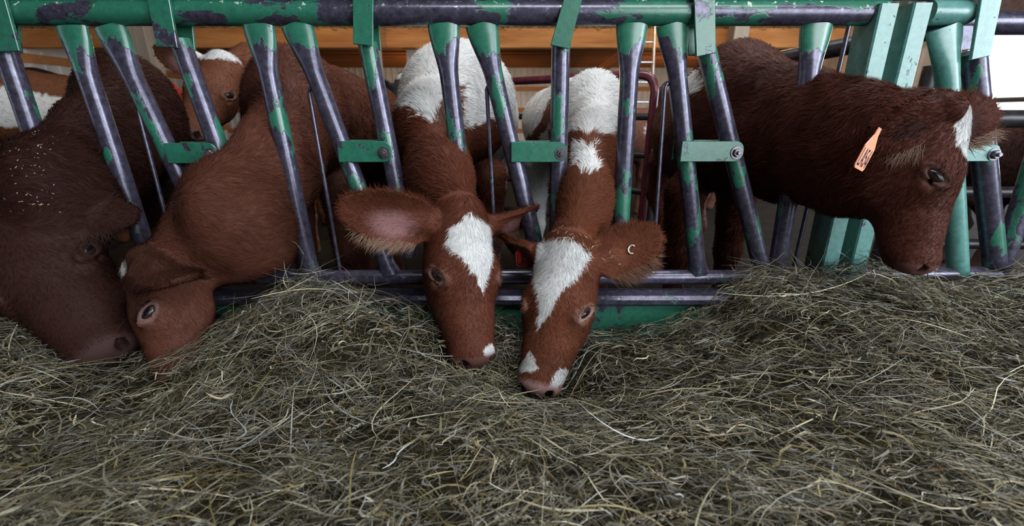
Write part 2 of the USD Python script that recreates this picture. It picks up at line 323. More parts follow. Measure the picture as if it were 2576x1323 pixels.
# ================================================================== THE HEADLOCK FENCE
YF = 1.31
P_rail = painted_steel('rail_paint', 0.490, 0.503, 5.0, 3.1, splash=0.95, stretch=(0.6, 1, 1.6))
P_up = painted_steel('upright_paint', 0.565, 0.58, 9.0, 11.3, topbias=0.22, stretch=(1.6, 1.6, 0.7))
P_plate = painted_steel('plate_paint', 0.40, 0.415, 16.0, 21.7)
P_post = painted_steel('post_paint', 0.33, 0.36, 30.0, 5.5, green=(0.085, 0.225, 0.20))
P_low = painted_steel('low_rail_paint', 0.66, 0.68, 8.0, 8.8, splash=0.4)
P_bunk = painted_steel('bunk_paint', 0.40, 0.43, 6.0, 2.2, splash=0.3)
M_bolt = plain('bolt_steel', (0.16, 0.15, 0.17), 0.35, 0.8)

zt = at(1288, 33, YF)[2]; zb = at(1288, 697, YF)[2]; zu = at(1288, -26, YF)[2]
RT = 0.0303
def bar(name, top, bot, parent, r=0.0255, mat_=P_up, y0=YF, y1=YF, flare=True, zend=None, base_flare=False):
    """a tube between two photo points on the fence plane; its top is pressed flat and wide where it is welded to the rail"""
    a, b = at(*top, y0), at(*bot, y1)
    if zend is not None: b = a + (b - a) * ((zend - a[2]) / (b[2] - a[2]))
    L = np.linalg.norm(b - a)
    s = np.array([0, .02, .04, .065, .09, .115, .14, .17, .21, .3, .45, .6, .75, .88, 0.95, 1.0]) if flare else np.linspace(0, 1, 14)
    pts = a + (b - a) * s[:, None]; fl_ = []
    for k in s * L:
        w = max(0.0, 1 - k / 0.14) if flare else 0
        w = w * w * (3 - 2 * w)
        v = max(0.0, 1 - (L - k) / 0.05) if base_flare else 0
        fl_.append((1 + 0.68 * w + 0.35 * v * v, 1 - 0.25 * w))
    return obj(name, sweep(pts, r, 22, flat=fl_), mat_, parent, smooth=50)
fenceL = thing('headlock_panel', 'long green self-locking feed fence panel, worn to bare steel, in front of the calves', 'fence', (0, YF, 0))
xL, xP1 = -2.35, at(2198, 33, YF)[0]
obj('top_rail', sweep(refine((xL, YF, zt), (xP1 + 0.03, YF, zt), 12), RT, 30), P_rail, fenceL, smooth=50)
obj('slide_rail', sweep(refine((xL, YF, zu), (xP1 + 0.25, YF, zu), 12), 0.026, 24), P_rail, fenceL, smooth=50)
obj('bottom_rail', sweep(refine((xL, YF, zb), (at(2060, 697, YF)[0], YF, zb), 12), 0.0235, 24), P_low, fenceL, smooth=50)
for px in (152, 1605, 2045):
    c = at(px, 4, YF); obj('rail_spacer', box((c[0] - 0.035, YF - 0.008, zt + RT - 0.006), (c[0] + 0.035, YF + 0.008, zu - 0.018), 0.003), P_plate, fenceL)
zmid = zb + 0.012
for tp, bt in (((-295, 66), (-60, 690)), ((180, 66), (345, 560)), ((650, 62), (781, 680)), ((1115, 60), (1160, 450)), ((1590, 60), (1560, 590)), ((2055, 60), (1955, 670))):
    bar('upright', tp, bt, fenceL, zend=zmid, base_flare=True)
for tp, bt in (((-205, 66), (20, 560)), ((275, 66), (458, 452)), ((745, 60), (908, 490)), ((1210, 60), (1316, 490)), ((1690, 60), (1755, 680))):
    bar('slanted_bar', tp, bt, fenceL, zend=zmid, base_flare=True)
YM = YF + 0.002
for tp, bt, ze in (((8, 108), (88, 345), zmid + 0.06), ((452, 100), (537, 335), zmid + 0.06), ((924, 108), (1008, 520), zmid + 0.06), ((1411, 108), (1402, 580), zmid + 0.07), ((1776, 122), (1912, 658), zmid + 0.025)):
    bar('locking_bar', tp, bt, fenceL, flare=False, zend=ze)
def plate(name, poly, y, th, parent, m=P_plate):
    return obj(name, prism([tuple(at(px, py, y)[[0, 2]]) for px, py in poly], y, y + th), m, parent, smooth=False)
YP = YF - RT - 0.012
latch = [((-62, -60), (-5, -60), (48, 128), (-10, 130)), ((356, -70), (413, -70), (446, 120), (392, 117)), ((886, -70), (939, -70), (937, 116), (888, 110)), ((1437, -70), (1484, -70), (1431, 123), (1385, 113)), ((1743, -70), (1800, -70), (1801, 133), (1752, 143))]
for q in latch: plate('latch_plate', q, YP, 0.010, fenceL)
back = [((-20, 60), (45, 60), (52, 135), (-15, 135)), ((425, 60), (483, 60), (490, 128), (440, 128)), ((905, 60), (952, 60), (958, 126), (915, 126)), ((1415, 60), (1440, 60), (1436, 120), (1420, 120)), ((1728, 60), (1760, 60), (1770, 140), (1732, 140))]
for q in back: plate('latch_back_plate', q, YF + RT + 0.004, 0.008, fenceL)
def bracket(x0, x1, yT, yB, parent, boltx, m=P_plate):
    """pivot bracket: front plate with a rounded nose, top web and rear plate round the bars, and the pivot bolt"""
    yf, yb = YF - 0.036, YF + 0.030
    A, B = at(x0, yT, yf), at(x1, yB, yf); xl, xr, zT, zB = A[0], B[0], A[2], B[2]
    h = zT - zB; r = h * 0.42
    def outline(ins):
        an = np.linspace(np.pi / 2, 0, 7); P = [(xl, zB), (xl, zT)]
        P += [(xr - r + r * math.cos(t), zT - r + r * math.sin(t)) for t in an] + [(xr - r + r * math.cos(t), zB + r - r * math.sin(t)) for t in an[::-1]]
        return P
    obj('pivot_bracket', prism(outline(0), yf, yf + 0.007), m, parent, smooth=False)
    obj('bracket_web', box((xl + 0.002, yf + 0.006, zT - 0.008), (xr - r, yb, zT - 0.002), 0.001), P_low, parent)
    obj('bracket_back_plate', prism(outline(0), yb, yb + 0.007), m, parent, smooth=False)
    c = at(boltx, (yT + yB) / 2 + 3, yf); cx_, cz_ = c[0], c[2]
    hexa = [(cx_ + 0.0125 * math.cos(k * math.pi / 3 + .3), cz_ + 0.0125 * math.sin(k * math.pi / 3 + .3)) for k in range(6)]
    bm = cat(prism([(cx_ + 0.018 * math.cos(t), cz_ + 0.018 * math.sin(t)) for t in np.linspace(0, 2 * np.pi, 20)[:-1]], yf - 0.003, yf + 0.001, 0.0006),
             prism(hexa, yf - 0.012, yf - 0.002, 0.0012), prism([(cx_ + 0.006 * math.cos(t), cz_ + 0.006 * math.sin(t)) for t in np.linspace(0, 2 * np.pi, 14)[:-1]], yf - 0.020, yf - 0.010, 0.001))
    obj('pivot_bolt', bm, M_bolt, parent, smooth=False)
for x0, x1, yT, yB, bx in ((-90, 54, 366, 428, 30), (410, 552, 360, 411, 532), (846, 986, 355, 408, 966), (1286, 1426, 357, 408, 1412), (1717, 1867, 355, 407, 1853)):
    bracket(x0, x1, yT, yB, fenceL, bx)
for tp, bt in (((336, 232), (412, 525)), ((776, 224), (826, 510)), ((1224, 214), (1240, 515)), ((1674, 210), (1642, 676)), ((2136, 64), (2004, 640))):
    a_, b_ = at(*tp, YF + 0.004), at(*bt, YF + 0.004); b_ = a_ + (b_ - a_) * ((zmid - a_[2]) / (b_[2] - a_[2]))
    pts = [a_, b_] if tp[1] < 100 else [a_ + [0.022, 0, -0.004], a_ + [0.004, 0, 0.0], a_ + (b_ - a_) * .02, b_]
    obj('guide_rod', sweep(pts, 0.0058, 10), P_low, fenceL)
def square_post(top, bot, parent, w, dpt):
    yf = YF - 0.042
    a_, b_ = at(*top, yf), at(*bot, yf); b_ = a_ + (b_ - a_) * ((0.0 - a_[2]) / (b_[2] - a_[2])); P = []; c = 0.004
    for o in (a_, b_):
        for dx, dy in ((c, 0), (w - c, 0), (w, c), (w, dpt - c), (w - c, dpt), (c, dpt), (0, dpt - c), (0, c)): P.append(o + [dx, dy, 0])
    obj('end_post', hullpts(P), P_post, parent, smooth=False)
square_post((2217, 8), (2072, 655), fenceL, 0.050, 0.085)
fenceR = thing('headlock_panel', 'next feed fence panel at the right edge, pale green posts and a rounded rail end', 'fence', (0, YF, 0))
square_post((2302, 6), (2143, 660), fenceR, 0.050, 0.085)
xR0 = at(2330, 36, YF)[0]; xR1 = at(2452, 36, YF)[0]; cap = [0, .35, .65, .85, 1.0]
pts = [np.array([xR0, YF, zt]), np.array([xR1 - 0.034, YF, zt])] + [np.array([xR1 - 0.034 + 0.034 * t, YF, zt]) for t in cap[1:]]
obj('rail_end', sweep(pts, [RT, RT, RT * .96, RT * .8, RT * .55, 0.004], 28), P_post, fenceR, smooth=60)
obj('top_rail', sweep(refine((xR1 - 0.10, YF + 0.062, zt - 0.012), (2.7, YF + 0.062, zt - 0.012), 8), RT, 26), P_low, fenceR, smooth=50)
obj('slide_rail', sweep(refine((xR0, YF + 0.02, zu + 0.01), (2.7, YF + 0.02, zu + 0.01), 8), 0.026, 24), P_rail, fenceR, smooth=50)
obj('bottom_rail', sweep(refine((at(2150, 687, YF)[0], YF, zb + 0.01), (2.7, YF, zb + 0.01), 8), 0.0245, 24), P_low, fenceR, smooth=50)
bar('slanted_bar', (2375, 66), (2383, 205), fenceR, mat_=P_post, zend=zmid, r=0.027)
bar('upright', (2714, 66), (2524, 655), fenceR, zend=zmid)
bar('locking_bar', (2447, 130), (2500, 640), fenceR, flare=False, zend=zmid + 0.03, r=0.029)
plate('latch_plate', [(2480, -70), (2536, -70), (2492, 140), (2444, 151)], YP, 0.010, fenceR, P_post)
plate('latch_back_plate', [(2408, 62), (2450, 62), (2447, 124), (2410, 128)], YF + RT + 0.004, 0.008, fenceR, P_low)
bracket(2382, 2508, 364, 406, fenceR, 2500, P_post)
# feed bunk wall below the bottom rail
bk = thing('feed_bunk', 'green steel feed bunk wall with a dirty lip below the bottom rail', 'trough', (0, 1.25, 0))
zl = at(1700, 742, 1.235)[2]
obj('bunk_panel', box((-2.4, 1.235, 0.0), (2.7, 1.250, zl - 0.02), 0.003), P_bunk, bk)
obj('bunk_lip', box((-2.4, 1.218, zl - 0.034), (2.7, 1.30, zl), 0.010), P_low, bk)
# ================================================================== HAY
ctrl = [(0, 760, 1.05), (100, 825, 1.0), (180, 905, .92), (0, 1000, .76), (0, 1323, .44), (360, 965, .86), (500, 870, .96), (620, 780, 1.06), (750, 697, 1.15), (850, 703, 1.17), (1000, 765, 1.12),
        (1100, 855, 1.02), (1200, 905, .96), (1270, 800, 1.16), (1400, 965, .93), (1500, 845, 1.12), (1600, 835, 1.18), (1740, 800, 1.18), (1850, 725, 1.20), (1950, 668, 1.24), (2100, 662, 1.26),
        (2300, 697, 1.22), (2576, 692, 1.22), (1288, 1100, .65), (700, 1100, .65), (2000, 1000, .75), (2500, 1000, .74), (2576, 850, .95), (2000, 850, .98), (300, 1150, .60), (700, 900, .88), (900, 850, .96), (0, 1323, .42), (700, 1323, .42), (1288, 1323, .42),
        (2000, 1323, .42), (2576, 1323, .44), (1700, 1000, .80)]
CP = np.array([at(*c) for c in ctrl])
extra = np.array([(-1.2, 1.27, .33), (-.75, 1.27, .33), (-.45, 1.28, .36), (0, 1.27, .30), (.3, 1.27, .29), (.9, 1.28, .44), (1.4, 1.28, .46), (2.2, 1.2, .46), (2.4, .6, .40), (-2.2, 1.1, .34), (-2.3, .5, .36),
                  (-1.5, 0, .34), (0, 0, .36), (1.5, 0, .36), (-1.5, -.5, .25), (0, -.5, .25), (1.5, -.5, .25), (2.5, -.5, .25), (-2.5, -.5, .25)])
CP = np.vstack([CP, extra])
_rbf = RBFInterpolator(CP[:, :2], CP[:, 2], smoothing=2e-4, kernel='thin_plate_spline')
GX, GY = np.arange(-2.6, 2.75, 0.02), np.arange(-0.62, 1.2351, 0.02)
gx, gy = np.meshgrid(GX, GY, indexing='ij')
gz = _rbf(np.c_[gx.ravel(), gy.ravel()]).reshape(gx.shape)
gz += 0.055 * (meshkit.fbm(np.stack([gx * 6, gy * 6, 0 * gx], -1), 4, 5) - 0.5) + 0.022 * (meshkit.fbm(np.stack([gx * 19, gy * 19, 0 * gx], -1), 3, 15) - 0.5)
for px, py, yy, dz, sg in ((1209, 925, .965, .05, .085), (1343, 990, .93, .085, .11), (238, 890, .93, .03, .09)):     # hollows the calves have eaten under their muzzles
    c_ = at(px, py, yy); gz -= (dz + np.maximum(0, 0)) * np.exp(-((gx - c_[0]) ** 2 + (gy - c_[1] - .03) ** 2) / sg ** 2)
from scipy.ndimage import map_coordinates
def hayz(x, y): return map_coordinates(gz, [(np.asarray(x) - GX[0]) / 0.02, (np.asarray(y) - GY[0]) / 0.02], order=1, mode='nearest')
def haynormal(x, y, e=0.04):
    n = np.stack([-(hayz(x + e, y) - hayz(x - e, y)) / (2 * e), -(hayz(x, y + e) - hayz(x, y - e)) / (2 * e), np.ones_like(x)], -1)
    return n / np.linalg.norm(n, axis=1, keepdims=True)
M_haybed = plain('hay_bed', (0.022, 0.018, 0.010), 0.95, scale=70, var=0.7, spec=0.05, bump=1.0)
M_hay = coat_material('hay_strand', 0.45, 0.4, translucent=0.06)
hay = thing('hay_pile', 'deep bed of grey-green and straw coloured hay filling the foreground', 'hay', kind='stuff')
nx, ny = gx.shape; i_, j_ = np.meshgrid(np.arange(nx - 1), np.arange(ny - 1), indexing='ij'); k_ = (i_ * ny + j_).ravel()
bedz = gz - 0.045 + 0.02 * (meshkit.fbm(np.stack([gx * 40, gy * 40, 0 * gx], -1), 3, 9) - 0.5)
top = np.c_[gx.ravel(), gy.ravel(), bedz.ravel()]
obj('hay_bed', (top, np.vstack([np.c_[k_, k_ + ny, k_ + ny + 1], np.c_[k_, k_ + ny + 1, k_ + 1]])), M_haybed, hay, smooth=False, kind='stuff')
PAL = np.array([(.38, .36, .27), (.27, .265, .20), (.20, .20, .155), (.15, .15, .115), (.24, .21, .09), (.16, .135, .05), (.50, .53, .46), (.38, .43, .45), (.10, .09, .065), (.28, .19, .10), (.46, .41, .31)])
PAL = PAL * np.array([.54, .495, .45])
PRB = np.array([.12, .17, .18, .14, .09, .07, .06, .05, .07, .02, .03])
def strands(n, seed, Lmu, Lsig, wlo, whi, seg, depth, lift, sel=None, pal=PAL, prb=PRB, bend=0.35, wave=0.10):
    r = np.random.default_rng(seed)
    # denser towards the photographer, where single stalks show
    x = r.uniform(-2.2, 2.35, n * 3); y = r.uniform(-0.25, 1.27, n * 3)
    keep = r.random(n * 3) < 0.40 + 0.60 * np.clip(1.15 - np.abs(y - 0.75) * 0.6, 0, 1); cl = meshkit.fbm(np.c_[x * 13, y * 13, np.full(len(x), seed * 3.1)], 3, 40); keep &= r.random(n * 3) < np.clip((cl - .34) * 3.2, .14, 1) if depth[0] < -.01 else True
    keep &= np.abs(x) < 0.75 + 1.15 * np.clip(y, 0, 2) + 0.15 * r.random(n * 3)
    if sel is not None: keep &= sel(x, y)
    x, y = x[keep][:n], y[keep][:n]; n = len(x)
    N = haynormal(x, y); z = hayz(x, y)
    th0 = np.where(x > 0.15, r.normal(-0.12, 0.55, n), r.normal(0.55, 0.9, n))
    th = np.where(r.random(n) < 0.5, r.uniform(0, np.pi, n), th0)
    D = np.stack([np.cos(th), np.sin(th), 0 * th], -1); D *= np.where(r.random(n) < 0.5, 1, -1)[:, None]
    D -= N * (D * N).sum(1, keepdims=True); D /= np.linalg.norm(D, axis=1, keepdims=True)
    D = D + N * r.normal(0, lift, n)[:, None]; D /= np.linalg.norm(D, axis=1, keepdims=True)
    S = np.cross(N, D); S /= np.linalg.norm(S, axis=1, keepdims=True); U = np.cross(D, S)
    L = np.clip(np.exp(r.normal(math.log(Lmu), Lsig, n)), 0.012, 0.42)
    C = np.stack([x, y, z], -1) + N * (r.uniform(*depth, n))[:, None]
    t = np.linspace(-.5, .5, seg + 1); b1, b2 = r.normal(0, bend, n), r.normal(0, bend * 0.7, n) - 0.15
    ph, fq, wv = r.uniform(0, 6.28, n), r.uniform(3, 9, n), r.normal(0, wave, n)
    kink, kt = r.normal(0, 0.5, n) * (r.random(n) < 0.3), r.uniform(-.3, .3, n)
    P = np.empty((n, seg + 1, 3)); roll = r.uniform(-1.3, 1.3, n); tw = r.normal(0, 1.0, n)
    w = r.uniform(wlo, whi, n); V = np.empty((n, seg + 1, 2, 3))
    for k, tk in enumerate(t):
        off = b1 * tk * tk * L + wv * np.sin(fq * tk + ph) * L * 0.3 + kink * np.maximum(0, tk - kt) * L
        up = b2 * tk * tk * L
        P = C + D * (tk * L)[:, None] + S * off[:, None] + U * up[:, None]
        ang = roll + tw * tk; A = S * np.cos(ang)[:, None] + U * np.sin(ang)[:, None]
        ww = w * (1 - (2 * abs(tk)) ** 3 * 0.8) * 0.5
        V[:, k, 0], V[:, k, 1] = P - A * ww[:, None], P + A * ww[:, None]
    V = V.reshape(-1, 3); base = np.arange(n)[:, None] * 2 * (seg + 1); F = []
    for k in range(seg):
        a = base + 2 * k
        F += [np.hstack([a, a + 1, a + 3]), np.hstack([a, a + 3, a + 2])]
    col = pal[r.choice(len(pal), n, p=prb / prb.sum())] * np.clip(np.exp(r.normal(-.12, .50, n)), .3, 2.4)[:, None]
    return V, np.vstack(F), np.repeat(col, 2 * (seg + 1), 0)
V, F, Cc = strands(66000, 11, 0.046, 0.65, 0.0007, 0.0019, 4, (-0.040, 0.016), 0.24)
obj('hay_stalks', (V, F), M_hay, hay, smooth=False, kind='stuff', color=Cc)
V, F, Cc = strands(15000, 12, 0.032, 0.5, 0.0022, 0.0048, 5, (-0.034, 0.013), 0.34, bend=0.9, wave=0.5)
obj('hay_leaves', (V, F), M_hay, hay, smooth=False, kind='stuff', color=Cc)
V, F, Cc = strands(2600, 13, 0.14, 0.5, 0.0012, 0.0030, 10, (-0.004, 0.016), 0.10, bend=0.5, wave=0.22, pal=PAL[[0, 1, 4, 5, 6, 7, 10]], prb=np.array([.22, .18, .2, .1, .14, .1, .06]))
obj('long_stalks', (V, F), M_hay, hay, smooth=False, kind='stuff', color=Cc)
# wisps standing up where the hay spills over the bottom rail and on the mound's crest
V, F, Cc = strands(900, 14, 0.10, 0.4, 0.0013, 0.0028, 10, (0.0, 0.03), 0.75, bend=0.8, wave=0.3, pal=PAL[[0, 1, 6, 7, 10]], prb=np.array([.3, .2, .2, .2, .1]),
                   sel=lambda x, y: ((abs(x - 0.78) < 0.30) & (y > 1.12)) | ((abs(x + 0.50) < 0.16) & (y > 1.03)) | ((x > 1.0) & (y > 1.15)))
obj('loose_wisps', (V, F), M_hay, hay, smooth=False, kind='stuff', color=Cc)
# grass seed heads: a stem with grains set round its end
def seedheads(n, seed):
    r = np.random.default_rng(seed); V, F, C, k = [], [], [], 0
    oc = np.array([(1, 0, 0), (-1, 0, 0), (0, 1, 0), (0, -1, 0), (0, 0, 1), (0, 0, -1)], float); of = np.array([(0, 2, 4), (2, 1, 4), (1, 3, 4), (3, 0, 4), (2, 0, 5), (1, 2, 5), (3, 1, 5), (0, 3, 5)])
    for i in range(n):
        y = r.uniform(0.15, 1.1); x = r.uniform(-1, 1) * (0.65 + 1.0 * y); th = r.uniform(0, 6.28) if r.random() < .5 else r.normal(-0.7, .5)
        p = np.array([x, y, hayz(np.array([x]), np.array([y]))[0] + 0.010]); N = haynormal(np.array([x]), np.array([y]))[0]
        d = np.array([math.cos(th), math.sin(th), 0]); d = nrm(d - N * (d @ N)); s = np.cross(N, d); L = r.uniform(0.045, 0.09); col = PAL[r.choice([0, 10, 6, 2])] * r.uniform(.8, 1.2)
        for g in range(58):
            u = r.random(); rad = 0.0075 * math.sin(math.pi * (0.08 + 0.9 * u)) ** .7
            a = r.uniform(0, 6.28); c = p + d * (u * L) + (s * math.cos(a) + N * abs(math.sin(a))) * rad * r.uniform(.4, 1) + s * 0.12 * L * (u - .5) ** 2
            gd = nrm(d + (s * math.cos(a) + N * math.sin(a)) * .5); gs = nrm(np.cross(gd, N + .01)); gn = np.cross(gs, gd)
            V.append(c + (oc * [0.0024, 0.0009, 0.0009]) @ np.stack([gd, gs, gn])); F.append(of + k); k += 6; C.append(np.tile(col * r.uniform(.75, 1.25), (6, 1)))
    return np.vstack(V), np.vstack(F), np.vstack(C)
V, F, Cc = seedheads(85, 31)
obj('seed_heads', (V, F), M_hay, hay, smooth=False, kind='stuff', color=Cc)
# ================================================================== CALVES
def ell(P, c, r):
    q = (P - c) / r; k0 = np.sqrt((q * q).sum(-1)); q2 = q / r; k1 = np.sqrt((q2 * q2).sum(-1))
    return k0 * (k0 - 1) / np.maximum(k1, 1e-9)
def econe(P, a, b, ra, rb, side):
    """a limb with oval section: radii (across, along-other) at both ends; side = the across direction"""
    a, b = np.asarray(a, float), np.asarray(b, float); ab = b - a; L2 = ab @ ab; d = ab / math.sqrt(L2)
    t = np.clip((P - a) @ ab / L2, 0, 1); q = P - a - t[:, None] * ab
    s = nrm(side - d * (side @ d)); u = np.cross(d, s); r = ra + t[:, None] * (np.asarray(rb) - np.asarray(ra))
    x, y, z = q @ s / r[:, 0], q @ u / r[:, 1], q @ d / r.mean(1)
    k0 = np.sqrt(x * x + y * y + z * z); k1 = np.sqrt((x / r[:, 0]) ** 2 + (y / r[:, 1]) ** 2 + (z / r.mean(1)) ** 2)
    return k0 * (k0 - 1) / np.maximum(k1, 1e-9)
def rcone(P, a, b, ra, rb):
    ab = b - a; t = np.clip((P - a) @ ab / (ab @ ab), 0, 1); return np.linalg.norm(P - a - t[:, None] * ab, axis=1) - (ra + t * (rb - ra))
def culled(P, c, R, fn, pad=0.10):
    """fn(P) inside the ball (c, R + pad); outside it the distance to the ball is enough"""
    d = np.linalg.norm(P - c, axis=1) - R; m = d < pad
    if m.all(): return fn(P)
    if m.any(): d[m] = fn(P[m])
    return d
def smin(a, b, k):
    h = np.maximum(k - np.abs(a - b), 0) / k; return np.minimum(a, b) - h * h * k * 0.25
def smax(a, b, k): return -smin(-a, -b, k)

EYE_C, EYE_N = np.array([.205, .45, -.092]), nrm([.86, .05, .50])
_f = nrm(np.array([0, 1.0, 0]) - EYE_N * EYE_N[1]); _u = np.cross(_f, EYE_N) * -1.0; _u = _u * np.sign(_u[2]); _p = math.radians(48)
EYE_1, EYE_2 = _f * math.cos(_p) + _u * math.sin(_p), _u * math.cos(_p) - _f * math.sin(_p)     # along the slit to the inner corner; towards the upper lid
class Calf:
    def __init__(self, poll, muzzle, up, neck, body, legs, ears, h=0.0098, scale=1.0):
        self.O = np.asarray(poll, float); F = np.asarray(muzzle, float) - self.O; self.L = np.linalg.norm(F)
        self.F = F / self.L; self.U = nrm(np.asarray(up, float) - self.F * (np.asarray(up, float) @ self.F)); self.R = np.cross(self.F, self.U)
        self.M = np.stack([self.R, self.F, self.U]); self.h = h
        self.neck, self.body, self.legs = neck, body, legs; self.ears = []
        for side, dr, opening, length, width, *root in ears:     # directions in head coordinates (lateral outwards, down the face, forehead normal)
            root = root[0] if root else (.20, .10, -.15); base = self.w(np.array([side * root[0], root[1], root[2]])); a = nrm(np.array([side * dr[0], dr[1], dr[2]]) @ self.M)
            n = np.array([side * opening[0], opening[1], opening[2]]) @ self.M; n = nrm(n - a * (n @ a)); self.ears.append((base, a, n, np.cross(a, n), length * self.L, width * self.L, side))
    def w(self, p): return self.O + (np.asarray(p) * self.L) @ self.M
    def loc(self, P): return (P - self.O) @ self.M.T / self.L
    def head(self, P):
        q = self.loc(P); m = q.copy(); m[:, 0] = np.abs(m[:, 0]); X = np.array([1.0, 0, 0])
        A = np.array
        d = ell(m, A([0, .17, -.18]), A([.205, .20, .175])); d = smin(d, ell(m, A([0, .36, -.17]), A([.215, .24, .165])), .08)
        d = smin(d, econe(m, (0, .40, -.13), (0, .90, -.135), (.168, .125), (.122, .10), X), .10)
        d = smin(d, ell(m, A([.158, .45, -.125]), A([.066, .11, .085])), .05)
        d = smin(d, ell(m, A([.135, .43, -.28]), A([.085, .22, .16])), .10); d = smin(d, ell(m, A([.070, .66, -.215]), A([.100, .26, .125])), .10)
        d = smin(d, econe(m, (0, .42, -.34), (0, .88, -.24), (.12, .09), (.095, .06), X), .09)
        d = smin(d, ell(m, A([0, .925, -.15]), A([.138, .085, .108])), .05); d = smin(d, ell(m, A([.068, .95, -.165]), A([.068, .060, .070])), .03)
        d = smin(d, ell(m, A([0, .895, -.262]), A([.075, .075, .045])), .025)
        d = smin(d, ell(m, A([0, .02, -.10]), A([.12, .07, .09])), .08)
        d = smax(d, -ell(m, A([.084, .985, -.108]), A([.024, .050, .026])), .02)
        d = smax(d, -econe(m, (.125, .80, -.222), (.03, 1.0, -.228), (.011, .011), (.010, .010), X), .015)
        d = smax(d, -ell(m, A([.232, .45, -.095]), A([.045, .070, .040])), .02)
        v = m - EYE_C; hh = v @ EYE_N; s1, s2 = EYE_1, EYE_2
        k = np.sqrt((v @ s1 / .076) ** 2 + (v @ s2 / .036) ** 2)
        return smin(d, np.sqrt(((k - 1) * .050) ** 2 + (hh * 0.9) ** 2) - .0145, .02) * self.L
    def trunk(self, P):
        Z = np.array([0, 0, 1.0]); d = None
        chain = [(self.w((0, .10, -.24)), .155 * self.L, .19 * self.L)] + list(self.neck) + list(self.body)
        for (a, ra, va), (b, rb, vb) in zip(chain, chain[1:]):
            a, b = np.asarray(a), np.asarray(b); s = nrm(np.cross(b - a, Z)); e = culled(P, (a + b) / 2, np.linalg.norm(b - a) / 2 + max(ra, va, rb, vb), lambda Q: econe(Q, a, b, (ra, va), (rb, vb), s)); d = e if d is None else smin(d, e, .07)
        for lg in self.legs:
            pts = np.array([p for p, _ in lg]); c0 = (pts.min(0) + pts.max(0)) / 2
            def limb(Q, lg=lg):
                e = None
                for (a, ra), (b, rb) in zip(lg, lg[1:]): x = rcone(Q, a, b, ra, rb); e = x if e is None else smin(e, x, .03)
                return e
            d = smin(d, culled(P, c0, np.linalg.norm(pts.max(0) - pts.min(0)) / 2 + .11, limb), .05)
        return d
    def ear(self, P, e):
        base, a, n, wv, l, wd, _ = e; q = P - base; s = q @ a / l; sc = np.clip(s, 0.0, 1.0)
        hw = wd * 0.5 * np.sin(np.pi * np.clip(0.10 + 0.86 * sc ** 0.85, 0, 1)) ** 0.62; y, z = q @ wv, q @ n
        c = 0.55 * y * y / wd + 0.05 * l * np.sin(sc * 3.1); th = 0.0100 - 0.0015 * sc
        dn, dw, da = np.abs(z - c) - th, np.abs(y) - hw, np.maximum(-s, s - 1) * l
        g = np.stack([dn, dw, da], -1) + 0.004
        d = np.minimum(g.max(-1), 0) + np.linalg.norm(np.maximum(g, 0), axis=-1) - 0.004
        return smin(d, econe(P, base - a * .03, base + a * l * .22, (.036, .036), (.020, .020), wv), .03)
    def groups(self, P):
        return culled(P, self.w((0, .48, -.2)), .66 * self.L, self.head), self.trunk(P), [culled(P, e[0] + e[1] * e[4] * .45, e[4] * .66, lambda Q, e=e: self.ear(Q, e), .06) for e in self.ears]
    def sdf(self, P):
        d, t, es = self.groups(P); d = smin(d, t, .06)
        for e in es: d = smin(d, e, .018)
        return d
    def grad(self, P, e=0.0015):
        k4 = np.array([(1, -1, -1), (-1, -1, 1), (-1, 1, -1), (1, 1, 1.0)]); g = sum(self.sdf(P + kk * e)[:, None] * kk for kk in k4); return g / np.maximum(np.linalg.norm(g, axis=1, keepdims=True), 1e-9)
    def mesh(self):
        pts = [self.O, self.w((0, 1.1, -.1)), self.w((.35, .4, 0)), self.w((-.35, .4, 0)), self.w((0, .4, -.6))] + [p for p, *_ in list(self.neck) + list(self.body)] + [p for lg in self.legs for p, _ in lg] + [e[0] + e[1] * e[4] for e in self.ears]
        lo, hi = np.min(pts, 0) - .33, np.max(pts, 0) + .33; lo[2] = max(lo[2], -.02); h = self.h
        n = np.ceil((hi - lo) / h / 4).astype(int) * 4
        cc = n // 4; ci = np.stack(np.meshgrid(*[np.arange(k) for k in cc], indexing='ij'), -1).reshape(-1, 3)
        dc = self.sdf(lo + (ci * 4 + 2) * h).reshape(cc)
        D = np.repeat(np.repeat(np.repeat(np.sign(dc), 4, 0), 4, 1), 4, 2).astype(np.float32); D = np.pad(D, ((0, 1),) * 3, constant_values=1.0)
        act = np.abs(dc) < 4 * h * 1.35; mk = np.zeros(D.shape, bool)
        for o in np.ndindex(5, 5, 5):
            ii = np.argwhere(act) * 4 + o; mk[ii[:, 0], ii[:, 1], ii[:, 2]] = True
        ii = np.argwhere(mk); D[mk] = self.sdf(lo + ii * h)
        S = D < 0
        cnt = sum(S[a:S.shape[0] - 1 + a, b:S.shape[1] - 1 + b, c:S.shape[2] - 1 + c].astype(np.int8) for a, b, c in np.ndindex(2, 2, 2))
        cell = (cnt > 0) & (cnt < 8); idx = np.full(cell.shape, -1, np.int32); idx[cell] = np.arange(cell.sum()); V = lo + (np.argwhere(cell) + 0.5) * h; F = []
        for ax in range(3):
            o1, o2 = [(1, 2), (2, 0), (0, 1)][ax]; sl = [slice(1, -1)] * 3; sl[ax] = slice(0, -1); s2 = list(sl); s2[ax] = slice(1, None)
            e = S[tuple(sl)] != S[tuple(s2)]; p = np.argwhere(e) + [0 if k == ax else 1 for k in range(3)]
            flip = ~S[tuple(sl)][e]; q = []
            for da, db in ((0, 0), (1, 0), (1, 1), (0, 1)):
                r = p.copy(); r[:, o1] -= da; r[:, o2] -= db; q.append(idx[r[:, 0], r[:, 1], r[:, 2]])
            q = np.stack(q, 1); q = q[(q >= 0).all(1)] if False else q
            q[flip] = q[flip][:, ::-1]; F.append(q)
        q = np.vstack(F); q = q[(q >= 0).all(1)]
